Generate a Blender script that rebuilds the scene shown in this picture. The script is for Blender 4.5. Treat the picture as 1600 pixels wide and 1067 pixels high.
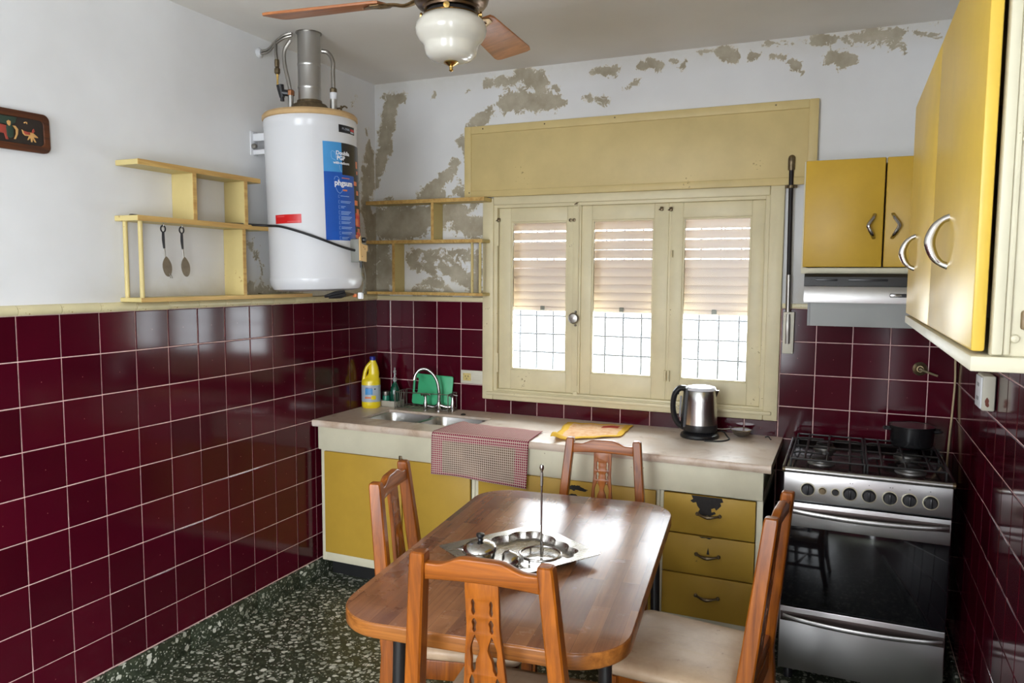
import bpy, bmesh, math, random
import numpy as np
from mathutils import Vector, Matrix, noise as mnoise
random.seed(7)
sc = bpy.context.scene
for o in list(bpy.data.objects):
    bpy.data.objects.remove(o)
col = sc.collection
PI = math.pi
def R(d): return math.radians(d)

# ---------------------------------------------------------------- camera
cam_d = bpy.data.cameras.new('camera'); cam = bpy.data.objects.new('camera', cam_d); col.objects.link(cam)
cam.location = (2.4917, -3.7077, 1.584)
cam.rotation_euler = (1.48520, -0.00605, 0.41492)
cam_d.sensor_fit = 'HORIZONTAL'; cam_d.sensor_width = 36.0
cam_d.lens = 36.0 * 1181.7 / 1600.0
cam_d.clip_start = 0.02; cam_d.clip_end = 200
sc.camera = cam

# ---------------------------------------------------------------- world (bright overcast daylight), exposure
world = bpy.data.worlds.new('daylight'); sc.world = world; world.use_nodes = True
wb = world.node_tree.nodes['Background']
wb.inputs['Color'].default_value = (0.89, 0.945, 1.0, 1); # overcast sky: brighter towards the zenith, pale sunlit ground below the horizon
_wt = world.node_tree; _tc = _wt.nodes.new('ShaderNodeTexCoord'); _sp = _wt.nodes.new('ShaderNodeSeparateXYZ'); _mr = _wt.nodes.new('ShaderNodeMapRange')
_wt.links.new(_tc.outputs['Generated'], _sp.inputs[0]); _wt.links.new(_sp.outputs[2], _mr.inputs['Value'])
_mr.inputs['From Min'].default_value = 0.0; _mr.inputs['From Max'].default_value = 1.0
_mr.inputs['To Min'].default_value = 6.5; _mr.inputs['To Max'].default_value = 19.0
_wt.links.new(_mr.outputs[0], wb.inputs['Strength'])
sc.view_settings.view_transform = 'Standard'; sc.view_settings.look = 'None'
sc.view_settings.exposure = 1.08; sc.view_settings.gamma = 1.0; sc.view_settings.use_curve_mapping = False
sc.cycles.use_denoising = True
sc.cycles.max_bounces = 10; sc.cycles.diffuse_bounces = 6; sc.cycles.glossy_bounces = 5
sc.cycles.transmission_bounces = 8; sc.cycles.transparent_max_bounces = 16
sc.cycles.sample_clamp_indirect = 8.0
sc.cycles.caustics_reflective = False; sc.cycles.caustics_refractive = False

def portal(name, loc, rot, sx, sy):
    d = bpy.data.lights.new(name, 'AREA'); d.shape = 'RECTANGLE'; d.size = sx; d.size_y = sy
    d.cycles.is_portal = True
    o = bpy.data.objects.new(name, d); o.location = loc; o.rotation_euler = rot; col.objects.link(o); return o
W = 2.945; H = 2.662; REAR = -5.60            # room width, ceiling height, wall behind the camera
ADDED_REAR_WINDOW = (0.45, 1.90, 0.55, 2.38)          # unseen window added behind the camera to bring in more daylight
SIDE_DOOR = (-5.25, -4.20, 0.0, 2.15)         # wide doorway to daylight in the right wall, behind the camera
portal('window_portal', (1.46, 0.24, 1.46), (R(-90), 0, 0), 1.5, 1.1)
portal('rear_portal', ((ADDED_REAR_WINDOW[0] + ADDED_REAR_WINDOW[1]) / 2, REAR - 0.12, 1.465), (R(90), 0, 0), 1.45, 1.83)
portal('side_portal', (W + 0.12, (SIDE_DOOR[0] + SIDE_DOOR[1]) / 2, 1.07), (R(90), 0, R(90)), 1.05, 2.15)

# ---------------------------------------------------------------- materials
def srgb(r, g, b):
    f = lambda c: (c / 255 / 12.92) if c / 255 <= 0.04045 else ((c / 255 + 0.055) / 1.055) ** 2.4
    return (f(r), f(g), f(b), 1)
class NT:
    """small helper round a node tree"""
    def __init__(s, name):
        s.m = bpy.data.materials.new(name); s.m.use_nodes = True
        s.t = s.m.node_tree; s.b = s.t.nodes['Principled BSDF']; s.out = s.t.nodes['Material Output']
        s.oc = None
    def n(s, typ, **kw):
        nd = s.t.nodes.new(typ)
        for k, v in kw.items():
            if k.startswith('i_'):
                key = k[2:]; key = int(key) if key.isdigit() else key.replace('_', ' ')
                s.set(nd.inputs[key], v)
            else: setattr(nd, k, v)
        return nd
    def set(s, sock, v):
        if isinstance(v, bpy.types.NodeSocket): s.t.links.new(v, sock)
        else: sock.default_value = v
    def obj(s):
        if s.oc is None: s.oc = s.t.nodes.new('ShaderNodeTexCoord')
        return s.oc.outputs['Object']
    def uv(s):
        s.obj(); return s.oc.outputs['UV']
    def pos(s): return s.n('ShaderNodeNewGeometry').outputs['Position']
    def mapping(s, vec, scale=(1, 1, 1), rot=(0, 0, 0), loc=(0, 0, 0)):
        return s.n('ShaderNodeMapping', i_Vector=vec, i_Scale=scale, i_Rotation=rot, i_Location=loc).outputs[0]
    def noise(s, vec, scale, detail=4, rough=0.55, dist=0.0):
        return s.n('ShaderNodeTexNoise', i_Vector=vec, i_Scale=scale, i_Detail=detail, i_Roughness=rough, i_Distortion=dist).outputs[0]
    def math(s, op, a, b=0.0, c=0.0, clamp=False):
        nd = s.t.nodes.new('ShaderNodeMath'); nd.operation = op; nd.use_clamp = clamp
        s.set(nd.inputs[0], a); s.set(nd.inputs[1], b); s.set(nd.inputs[2], c); return nd.outputs[0]
    def ramp(s, fac, stops):
        nd = s.t.nodes.new('ShaderNodeValToRGB'); s.set(nd.inputs[0], fac)
        el = nd.color_ramp.elements
        el[0].position, el[0].color = stops[0]
        el[1].position, el[1].color = stops[-1]
        for p, c in stops[1:-1]:
            e = el.new(p); e.color = c
        return nd.outputs[0]
    def mix(s, fac, a, b, mode='MIX'):
        nd = s.t.nodes.new('ShaderNodeMix'); nd.data_type = 'RGBA'; nd.blend_type = mode
        s.set(nd.inputs[0], fac); s.set(nd.inputs[6], a); s.set(nd.inputs[7], b); return nd.outputs[2]
    def bump(s, h, strength=0.3, dist=0.002):
        nd = s.n('ShaderNodeBump', i_Height=h, i_Strength=strength, i_Distance=dist)
        s.t.links.new(nd.outputs[0], s.b.inputs['Normal']); return nd
    def p(s, **kw):
        for k, v in kw.items(): s.set(s.b.inputs[k.replace('_', ' ')], v)
        return s.m
def plain(name, c, rough=0.5, metal=0.0, var=0.0, vscale=12, coat=0.0, bump=0.0, bscale=60, spec=0.5):
    t = NT(name)
    if var:
        n = t.noise(t.obj(), vscale, 5, 0.6)
        d = tuple(max(0, x * (1 - var)) for x in c[:3]) + (1,); l = tuple(min(1, x * (1 + var)) for x in c[:3]) + (1,)
        t.p(Base_Color=t.ramp(n, [(0.3, d), (0.7, l)]))
    else: t.p(Base_Color=c)
    t.p(Roughness=rough, Metallic=metal, Coat_Weight=coat, Specular_IOR_Level=spec)
    if coat: t.p(Coat_Roughness=0.15)
    if bump: t.bump(t.noise(t.obj(), bscale, 3), bump, 0.002)
    return t.m
M = {}
def wood(name, dark, light, axis=2, rough=0.36, scale=1.0, coat=0.05):
    t = NT(name); s = [26 * scale] * 3; s[axis] = 1.6 * scale
    v = t.mapping(t.obj(), tuple(s))
    g = t.noise(v, 1.0, 5, 0.62, 1.2)
    fine = t.noise(t.mapping(t.obj(), tuple(x * 6 for x in s)), 1.0, 3, 0.6)
    c = t.ramp(g, [(0.32, dark), (0.5, tuple((a + b) / 2 for a, b in zip(dark, light))), (0.7, light)])
    c = t.mix(t.math('MULTIPLY', t.math('SUBTRACT', fine, 0.45, clamp=True), 1.2, clamp=True), c, dark)
    t.p(Base_Color=c, Roughness=rough, Coat_Weight=coat, Coat_Roughness=0.12, Specular_IOR_Level=0.35)
    t.bump(g, 0.12, 0.001); return t.m
M['chair_wood'] = wood('varnished_orange_wood', srgb(104, 50, 8), srgb(176, 98, 22), 2)
M['chair_wood_x'] = wood('varnished_orange_wood_across', srgb(104, 50, 8), srgb(176, 98, 22), 0)
M['blade'] = wood('fan_blade_wood', srgb(146, 86, 44), srgb(200, 130, 78), 0, 0.4, 0.8)
M['table_edge'] = wood('table_edge_wood', srgb(96, 52, 18), srgb(178, 112, 50), 0, 0.35, 0.9)
M['shelf_edge'] = wood('worn_shelf_edge', srgb(170, 128, 66), srgb(214, 180, 110), 1, 0.5)

def painted(name, c, worn, rough=0.4, wear=0.0, coat=0.0, var=0.05):
    """gloss paint with faint blotches and a few small chips"""
    t = NT(name)
    n1 = t.noise(t.obj(), 5, 5, 0.6); n2 = t.noise(t.obj(), 70, 4, 0.7)
    d = tuple(x * (1 - 2 * var) for x in c[:3]) + (1,); l = tuple(min(1, x * (1 + var)) for x in c[:3]) + (1,)
    cc = t.ramp(n1, [(0.3, d), (0.7, l)])
    chips = t.math('GREATER_THAN', t.math('MULTIPLY', n2, n1), 0.43 - wear)
    t.p(Base_Color=t.mix(chips, cc, worn), Roughness=rough, Specular_IOR_Level=0.35, Coat_Weight=coat, Coat_Roughness=0.1)
    t.bump(n1, 0.06, 0.002); return t.m
YEL = srgb(204, 164, 52)
M['yellow'] = painted('yellow_gloss_paint', YEL, srgb(120, 100, 50), 0.4)
M['yellow_shaded'] = painted('worn_yellow_paint_shaded', srgb(184, 148, 56), srgb(110, 92, 50), 0.45)  # darker copy of the yellow: shade on the base cabinets put into the colour
M['yellow_gloss'] = painted('yellow_enamel', srgb(222, 186, 74), srgb(150, 120, 60), 0.34)
M['cream'] = painted('cream_paint', srgb(214, 208, 182), srgb(150, 140, 110), 0.42, 0.02)
M['cream_window'] = painted('cream_window_paint', srgb(216, 205, 168), srgb(140, 122, 88), 0.4, 0.01)
M['cream_panel'] = painted('cream_panel_paint', srgb(205, 184, 128), srgb(150, 128, 80), 0.45)
M['cream_shelf'] = painted('cream_shelf_paint', srgb(200, 182, 124), srgb(160, 130, 76), 0.5, 0.02)
M['cream_trim'] = painted('cream_glazed_trim', srgb(214, 204, 164), srgb(150, 120, 70), 0.25, 0.04)
M['white_box'] = painted('aged_white_plastic', srgb(212, 208, 190), srgb(120, 84, 60), 0.4, 0.03)

def tile_mat():
    t = NT('burgundy_glazed_tile')
    inf = t.n('ShaderNodeObjectInfo').outputs['Random']
    n = t.noise(t.obj(), 9, 3, 0.5)
    c = t.ramp(t.math('ADD', t.math('MULTIPLY', inf, 0.6), t.math('MULTIPLY', n, 0.4)), [(0.15, srgb(58, 6, 19)), (0.85, srgb(76, 9, 27))])
    spot = t.math('LESS_THAN', t.n('ShaderNodeVectorMath', operation='LENGTH', i_0=t.mapping(t.obj(), (1, 0, 1))).outputs['Value'], 0.0016)
    spot = t.math('MULTIPLY', spot, t.math('GREATER_THAN', t.math('FRACT', t.math('MULTIPLY', inf, 7.31)), 0.45))
    t.p(Base_Color=t.mix(spot, c, srgb(150, 96, 96)), Roughness=0.11, Specular_IOR_Level=0.33, Coat_Weight=0.0, Coat_Roughness=0.04)
    t.bump(t.noise(t.obj(), 10, 2, 0.4), 0.05, 0.003); return t.m
M['tile'] = tile_mat()
def tile_far():
    t = NT('burgundy_tiling_far'); g = t.n('ShaderNodeSeparateXYZ', i_Vector=t.pos())
    v = t.n('ShaderNodeCombineXYZ', i_X=t.math('ADD', g.outputs[0], g.outputs[1]), i_Y=t.math('SUBTRACT', g.outputs[2], 1.445))
    br = t.n('ShaderNodeTexBrick', i_Vector=v.outputs[0], i_Color1=srgb(60, 6, 20), i_Color2=srgb(80, 9, 28), i_Mortar=srgb(232, 196, 190), i_Scale=1.0, i_Mortar_Size=0.0018, i_Brick_Width=0.152, i_Row_Height=0.152)
    br.offset = 0.0; br.squash = 1.0
    t.p(Base_Color=br.outputs[0], Roughness=0.12, Specular_IOR_Level=0.4); return t.m
M['tile_far'] = tile_far()
M['grout'] = plain('pale_pink_grout', srgb(232, 196, 190), 0.7, var=0.15, vscale=30)

def plaster(name):
    t = NT(name)
    peel = t.n('ShaderNodeAttribute', attribute_name='peel').outputs['Fac']
    stain = t.n('ShaderNodeAttribute', attribute_name='stain').outputs['Fac']
    pos = t.pos()
    n1 = t.noise(pos, 21, 7, 0.72, 0.6); n2 = t.noise(pos, 75, 4, 0.65)
    f = t.math('ADD', peel, t.math('MULTIPLY', t.math('SUBTRACT', n1, 0.5), 3.0))
    f = t.math('ADD', f, t.math('MULTIPLY', t.math('SUBTRACT', n2, 0.5), 0.7))
    f = t.math('MULTIPLY', f, t.math('GREATER_THAN', peel, 0.02))
    mask = t.math('MULTIPLY', t.math('SUBTRACT', f, 0.36), 26, clamp=True)
    lip = t.math('MULTIPLY', t.math('SUBTRACT', f, 0.27), 26, clamp=True)
    big = t.noise(pos, 1.6, 4, 0.55)
    paint = t.ramp(big, [(0.3, srgb(212, 212, 212)), (0.7, srgb(226, 227, 228))])
    paint = t.mix(t.math('MULTIPLY', stain, t.math('ADD', t.math('MULTIPLY', n1, 0.9), 0.2), clamp=True), paint, srgb(176, 166, 132))
    under = t.ramp(t.noise(pos, 9, 5, 0.6), [(0.3, srgb(150, 140, 120)), (0.7, srgb(186, 178, 160))])
    c = t.mix(lip, paint, srgb(214, 208, 192)); c = t.mix(mask, c, under)
    t.p(Base_Color=c, Roughness=0.78, Specular_IOR_Level=0.25)
    h = t.math('SUBTRACT', t.math('MULTIPLY', n2, 0.06), mask)
    t.bump(h, 0.5, 0.002); return t.m
M['plaster'] = plaster('peeling_white_plaster')
def ceil_mat():
    t = NT('ceiling_paint'); pos = t.pos()
    n = t.noise(pos, 1.3, 4, 0.5)
    t.p(Base_Color=t.ramp(n, [(0.3, srgb(218, 214, 208)), (0.7, srgb(230, 228, 224))]), Roughness=0.7, Specular_IOR_Level=0.3)
    t.bump(t.noise(pos, 40, 3), 0.05, 0.002); return t.m
M['ceiling'] = ceil_mat()
def terrazzo(name):
    t = NT(name); pos = t.pos()
    wob = t.n('ShaderNodeTexNoise', i_Vector=pos, i_Scale=45.0, i_Detail=2.0).outputs['Color']
    v = t.n('ShaderNodeVectorMath', operation='ADD', i_0=pos, i_1=t.n('ShaderNodeVectorMath', operation='SCALE', i_0=wob, i_Scale=0.022).outputs[0]).outputs[0]
    col_out = []
    c = t.ramp(t.noise(pos, 40, 4), [(0.3, srgb(38, 44, 32)), (0.7, srgb(64, 70, 54))])
    for sc_, th, a, b in ((38, 0.50, srgb(128, 132, 116), srgb(206, 206, 192)), (80, 0.46, srgb(104, 108, 92), srgb(190, 190, 176))):
        vo = t.n('ShaderNodeTexVoronoi', i_Vector=v, i_Scale=float(sc_)); vo.feature = 'F1'
        rnd = t.n('ShaderNodeSeparateColor', i_Color=vo.outputs['Color'])
        size = t.math('MULTIPLY', rnd.outputs[0], th)
        m = t.math('MULTIPLY', t.math('SUBTRACT', size, t.math('SUBTRACT', vo.outputs['Distance'], 0.05)), 18, clamp=True)
        c = t.mix(m, c, t.ramp(rnd.outputs[1], [(0.1, a), (0.9, b)]))
    t.p(Base_Color=c, Roughness=t.math('ADD', 0.22, t.math('MULTIPLY', t.noise(pos, 6, 4), 0.3)), Specular_IOR_Level=0.45); return t.m
M['terrazzo'] = terrazzo('green_terrazzo')
def marble():
    t = NT('worn_marble_worktop'); o = t.pos()
    n = t.noise(o, 4, 6, 0.65, 1.0); b = t.noise(o, 9, 5, 0.7)
    c = t.ramp(n, [(0.28, srgb(172, 142, 116)), (0.45, srgb(208, 188, 168)), (0.7, srgb(222, 210, 198))])
    c = t.mix(t.math('MULTIPLY', t.math('SUBTRACT', b, 0.58, clamp=True), 5, clamp=True), c, srgb(150, 116, 86))
    t.p(Base_Color=c, Roughness=t.math('ADD', 0.24, t.math('MULTIPLY', b, 0.25)), Specular_IOR_Level=0.5); return t.m
M['marble'] = marble()
def steel(name, c=(0.44, 0.43, 0.42, 1), rough=0.30, axis=2, streak=0.015, bands=220):
    t = NT(name); s = [bands] * 3; s[axis] = 3
    n = t.noise(t.mapping(t.obj(), tuple(s)), 1.0, 3, 0.6)
    sm = t.noise(t.obj(), 10, 4, 0.6)
    r = t.math('ADD', rough, t.math('ADD', t.math('MULTIPLY', t.math('SUBTRACT', n, 0.5), streak * 2), t.math('MULTIPLY', t.math('SUBTRACT', sm, 0.5), 0.06)))
    t.p(Base_Color=c, Metallic=1.0, Roughness=r); return t.m
M['steel'] = steel('brushed_steel', axis=0)
M['steel_v'] = steel('brushed_steel_vertical', (0.55, 0.54, 0.52, 1), 0.26, 2)
M['galv'] = steel('galvanised_flue', (0.50, 0.49, 0.47, 1), 0.33, 0)
M['chrome'] = plain('chrome', (0.42, 0.41, 0.40, 1), 0.16, 1.0)
M['polished'] = plain('polished_steel', (0.48, 0.46, 0.43, 1), 0.18, 1.0)
M['dull_steel'] = plain('dull_steel', (0.34, 0.32, 0.29, 1), 0.38, 1.0, var=0.1)
M['brass'] = plain('brass', (0.62, 0.42, 0.14, 1), 0.2, 1.0)
M['bronze'] = plain('dark_bronze', (0.12, 0.075, 0.045, 1), 0.28, 0.9, var=0.3, vscale=30)
M['bronze_band'] = plain('antique_bronze_band', (0.26, 0.17, 0.08, 1), 0.34, 0.9, var=0.4, vscale=50)
M['old_metal'] = plain('old_dark_brass', (0.16, 0.12, 0.07, 1), 0.4, 0.8, var=0.3, vscale=60)
M['black'] = plain('black_plastic', (0.012, 0.012, 0.014, 1), 0.32)
M['black_iron'] = plain('black_enamel_iron', (0.012, 0.011, 0.011, 1), 0.35)
M['black_glass'] = plain('black_oven_glass', (0.004, 0.004, 0.005, 1), 0.06, spec=0.5)
M['enamel'] = plain('dark_enamel', (0.022, 0.016, 0.016, 1), 0.12)
M['dark_pipe'] = plain('dark_painted_pipe', (0.012, 0.008, 0.008, 1), 0.5, spec=0.3)
M['toe'] = plain('black_plinth', (0.008, 0.008, 0.008, 1), 0.5)
M['white_enamel'] = plain('white_enamel', srgb(208, 209, 212), 0.22, var=0.02, vscale=3)
M['tan_cap'] = plain('tan_cap', srgb(188, 156, 110), 0.5, var=0.12)
M['opal'] = plain('opal_glass', srgb(204, 200, 188), 0.16, coat=0.2)
M['seat'] = None
def seat_mat():
    t = NT('cream_vinyl'); o = t.obj()
    n = t.noise(o, 7, 5, 0.6); b = t.noise(o, 26, 5, 0.7)
    c = t.ramp(n, [(0.3, srgb(180, 150, 120)), (0.65, srgb(208, 184, 154))])
    c = t.mix(t.math('MULTIPLY', t.math('SUBTRACT', b, 0.64, clamp=True), 7, clamp=True), c, srgb(120, 84, 58))
    t.p(Base_Color=c, Roughness=0.42, Specular_IOR_Level=0.35)
    t.bump(t.noise(t.mapping(o, (6, 2, 6)), 1.5, 4, 0.5, 1.0), 0.5, 0.012); return t.m
M['seat'] = seat_mat()
def table_top():
    t = NT('laminate_stave_tabletop'); o = t.obj()
    v = t.mapping(o, (1, 1, 1), (0, 0, R(90)))
    br = t.n('ShaderNodeTexBrick', i_Vector=v, i_Color1=(0.25, 0.25, 0.25, 1), i_Color2=(0.75, 0.75, 0.75, 1), i_Mortar=(0.1, 0.1, 0.1, 1), i_Scale=1.0, i_Mortar_Size=0.0005, i_Bias=0.0, i_Brick_Width=0.34, i_Row_Height=0.05)
    g = t.noise(t.mapping(o, (55, 3.0, 10)), 1.0, 5, 0.65, 0.6)
    big = t.noise(o, 5, 5, 0.6)
    f = t.math('ADD', t.math('MULTIPLY', t.n('ShaderNodeSeparateColor', i_Color=br.outputs[0]).outputs[0], 0.45), t.math('ADD', t.math('MULTIPLY', g, 0.35), t.math('MULTIPLY', big, 0.25)))
    c = t.ramp(f, [(0.3, srgb(86, 50, 34)), (0.5, srgb(128, 82, 54)), (0.72, srgb(164, 112, 72))])
    wear = t.math('MULTIPLY', t.math('SUBTRACT', t.noise(t.mapping(o, (30, 30, 30), (0, 0, 0.6)), 1.0, 6, 0.75), 0.60, clamp=True), 4, clamp=True)
    c = t.mix(t.math('MULTIPLY', wear, 0.5), c, srgb(176, 150, 130))
    t.p(Base_Color=c, Roughness=t.math('ADD', 0.19, t.math('MULTIPLY', big, 0.14)), Specular_IOR_Level=0.5)
    t.bump(t.noise(o, 12, 2), 0.04, 0.003); return t.m
M['table_top'] = table_top()
def glass_mat():
    t = NT('window_glass')
    tr = t.n('ShaderNodeBsdfTransparent', i_Color=(0.96, 0.97, 0.97, 1)); gl = t.n('ShaderNodeBsdfGlossy', i_Roughness=0.02)
    fr = t.n('ShaderNodeFresnel', i_IOR=1.18)
    mx = t.n('ShaderNodeMixShader', i_0=fr.outputs[0], i_1=tr.outputs[0], i_2=gl.outputs[0])
    t.t.links.new(mx.outputs[0], t.out.inputs[0]); return t.m
M['glass'] = glass_mat()
def translucent(name, c, fac=0.45, rough=0.6):
    t = NT(name); t.p(Base_Color=c, Roughness=rough)
    tl = t.n('ShaderNodeBsdfTranslucent', i_Color=c)
    mx = t.n('ShaderNodeMixShader', i_0=fac, i_1=t.b.outputs[0], i_2=tl.outputs[0])
    t.t.links.new(mx.outputs[0], t.out.inputs[0]); return t.m
M['slat'] = translucent('pale_pink_pvc_slat', srgb(226, 212, 202), 0.10)
M['clear'] = plain('clear_plastic', srgb(150, 150, 150), 0.15, spec=0.7)
M['green_board'] = plain('green_plastic_board', srgb(66, 176, 122), 0.4, var=0.05)
M['green_bottle'] = plain('green_liquid_bottle', srgb(8, 74, 56), 0.12, coat=0.5)
M['teal'] = plain('teal_plastic', srgb(40, 120, 96), 0.3)
M['bleach'] = plain('yellow_plastic', srgb(232, 206, 36), 0.3, coat=0.3)
M['blue_cap'] = plain('blue_plastic', srgb(30, 40, 130), 0.4)
M['navy'] = plain('label_blue', srgb(28, 84, 176), 0.25, var=0.12, vscale=8)
M['sky_blue'] = plain('label_light_blue', srgb(70, 146, 206), 0.25, var=0.06, vscale=8)
M['label_black'] = plain('label_black', srgb(22, 22, 26), 0.25)
M['label_red'] = plain('label_red', srgb(196, 24, 28), 0.3)
M['label_white'] = plain('label_white', srgb(232, 234, 238), 0.4)
M['label_pale'] = plain('label_pale_blue', srgb(150, 186, 226), 0.4)
M['label_orange'] = plain('label_orange', srgb(214, 120, 70), 0.4)
M['label_grey'] = plain('label_grey', srgb(168, 178, 188), 0.4)
M['cardboard'] = plain('tan_plastic_cover', srgb(214, 176, 116), 0.45, var=0.05)
M['grey_box'] = plain('grey_plastic', srgb(120, 120, 112), 0.5)
M['chip'] = plain('bared_dark_wood', srgb(34, 30, 28), 0.75, var=0.3, vscale=60)
M['cable_cream'] = plain('cream_cable', srgb(196, 176, 136), 0.5)
M['plaque'] = wood('dark_carved_wood', srgb(52, 24, 10), srgb(104, 56, 26), 1, 0.45)
M['plaque_dark'] = plain('plaque_ground', srgb(36, 26, 20), 0.6, var=0.3, vscale=40)
M['plaque_green'] = plain('plaque_green', srgb(36, 56, 44), 0.6)
M['plaque_tan'] = plain('plaque_tan', srgb(196, 150, 90), 0.6, var=0.15)
M['plaque_red'] = plain('plaque_red', srgb(150, 60, 46), 0.6, var=0.15)
M['ext'] = plain('pale_exterior_wall', srgb(226, 222, 214), 0.8)
M['grille'] = plain('grey_painted_iron', srgb(44, 48, 54), 0.5)
def gingham():
    t = NT('checked_dishcloth'); uv = t.uv()
    sp = t.n('ShaderNodeSeparateXYZ', i_Vector=uv)
    def stripe(x): return t.math('GREATER_THAN', t.math('FRACT', t.math('MULTIPLY', x, 96.0)), 0.26)
    a, b = stripe(sp.outputs[0]), stripe(sp.outputs[1])
    f = t.math('MULTIPLY', a, b)
    w = t.noise(t.mapping(uv, (7, 7, 7)), 1.0, 3, 0.5)
    cu = t.math('ABSOLUTE', t.math('SUBTRACT', sp.outputs[0], 0.26)); cv = t.math('ABSOLUTE', t.math('SUBTRACT', sp.outputs[1], 0.09))
    inner = t.math('MULTIPLY', t.math('LESS_THAN', cu, 0.195), t.math('LESS_THAN', cv, 0.075))
    red = t.mix(inner, srgb(138, 44, 72), t.ramp(w, [(0.35, srgb(92, 76, 64)), (0.65, srgb(132, 108, 90))]))
    c = t.mix(f, srgb(208, 188, 172), red)
    t.p(Base_Color=c, Roughness=0.9, Specular_IOR_Level=0.1); t.bump(t.noise(t.mapping(uv, (300, 300, 1)), 1.0, 2), 0.2, 0.001); return t.m
M['gingham'] = gingham()
def yellow_cloth():
    t = NT('faded_yellow_cloth'); uv = t.uv(); sp = t.n('ShaderNodeSeparateXYZ', i_Vector=uv)
    n = t.noise(t.mapping(uv, (10, 10, 10)), 1.0, 5, 0.65)
    c = t.ramp(n, [(0.35, srgb(226, 170, 124)), (0.6, srgb(238, 200, 160))])
    du = t.math('ABSOLUTE', t.math('SUBTRACT', sp.outputs[0], 0.5)); dv = t.math('ABSOLUTE', t.math('SUBTRACT', sp.outputs[1], 0.5))
    edge = t.math('GREATER_THAN', t.math('MAXIMUM', du, dv), 0.40)
    c = t.mix(edge, c, srgb(236, 190, 76))
    r = t.math('MULTIPLY', t.math('LESS_THAN', t.math('ABSOLUTE', t.math('SUBTRACT', sp.outputs[0], 0.72)), 0.13), t.math('LESS_THAN', t.math('ABSOLUTE', t.math('SUBTRACT', sp.outputs[1], 0.76)), 0.07))
    c = t.mix(r, c, srgb(196, 78, 66))
    t.p(Base_Color=c, Roughness=0.9, Specular_IOR_Level=0.1); return t.m
M['yellow_cloth'] = yellow_cloth()

# ---------------------------------------------------------------- mesh helpers
def wmat(o):
    m = Matrix.Identity(4)
    while o is not None:
        m = o.matrix_basis @ m; o = o.parent
    return m
def finish(bm, name, angle=35):
    me = bpy.data.meshes.new(name); bm.normal_update(); bm.to_mesh(me); bm.free()
    for p in me.polygons: p.use_smooth = True
    me.set_sharp_from_angle(angle=R(angle)); return me
def obj(name, bm, mat, parent=None, world=True, angle=35, label=None, kind=None):
    """link bm as one mesh object; world=True: bm is in world space and is moved into the parent's space"""
    if parent is not None and world: bm.transform(wmat(parent).inverted())
    me = bm if isinstance(bm, bpy.types.Mesh) else finish(bm, name, angle)
    if mat is not None:
        for m in (mat if isinstance(mat, (list, tuple)) else [mat]): me.materials.append(m)
    o = bpy.data.objects.new(name, me); col.objects.link(o)
    if parent is not None: o.parent = parent
    if label: o['label'] = label
    if kind: o['kind'] = kind
    return o
def tag(o, label, cat, group=None, kind=None):
    o['label'] = label; o['category'] = cat
    if group: o['group'] = group
    if kind: o['kind'] = kind
    return o
def thing(name, label, cat, loc=(0, 0, 0), rz=0.0, group=None, rot=None):
    o = bpy.data.objects.new(name, None); o.empty_display_size = 0.05; col.objects.link(o)
    o.location = loc; o.rotation_euler = rot if rot else (0, 0, rz)
    return tag(o, label, cat, group)
def struct(name, bm, mat, label=None, angle=35):
    o = obj(name, bm, mat, None, angle=angle); o['kind'] = 'structure'
    if label: o['label'] = label
    return o
def B(): return bmesh.new()
def merge(bm, t, mat=None):
    if mat is not None: t.transform(mat)
    me = bpy.data.meshes.new('tmp'); t.to_mesh(me); t.free(); bm.from_mesh(me); bpy.data.meshes.remove(me); return bm
def box(bm, lo, hi, bev=0.0, seg=2, mat=None, mi=0):
    t = bmesh.new(); bmesh.ops.create_cube(t, size=1)
    s = [hi[i] - lo[i] for i in range(3)]; c = [(hi[i] + lo[i]) / 2 for i in range(3)]
    bmesh.ops.scale(t, vec=s, verts=t.verts); bmesh.ops.translate(t, vec=c, verts=t.verts)
    if bev > 0:
        bev = min(bev, min(abs(x) for x in s) * 0.49)
        bmesh.ops.bevel(t, geom=list(t.edges), offset=bev, segments=seg, profile=0.5, affect='EDGES')
    if mi:
        for f in t.faces: f.material_index = mi
    return merge(bm, t, mat)
def bx(lo, hi, bev=0.0, seg=2): return box(B(), lo, hi, bev, seg)
def loft(bm, rings, cap=True, closed=True, mi=0):
    """rings: list of lists of points, same length"""
    vs = [[bm.verts.new(p) for p in r] for r in rings]; n = len(rings[0]); fs = []
    for a, b in zip(vs[:-1], vs[1:]):
        for i in range(n if closed else n - 1):
            j = (i + 1) % n
            fs.append(bm.faces.new((a[i], a[j], b[j], b[i])))
    if cap and closed:
        fs.append(bm.faces.new(list(reversed(vs[0])))); fs.append(bm.faces.new(vs[-1]))
    for f in fs: f.material_index = mi
    bmesh.ops.recalc_face_normals(bm, faces=fs); return bm
def lathe(bm, prof, c=(0, 0, 0), n=32, axis=None, mi=0):
    """prof: list of (r, z)"""
    c = Vector(c); rings = []
    q = Matrix.Identity(3) if axis is None else Vector((0, 0, 1)).rotation_difference(Vector(axis).normalized()).to_matrix()
    for r, z in prof:
        r = max(r, 1e-5)
        rings.append([c + q @ Vector((r * math.cos(2 * PI * i / n), r * math.sin(2 * PI * i / n), z)) for i in range(n)])
    return loft(bm, rings, True, True, mi)
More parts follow.
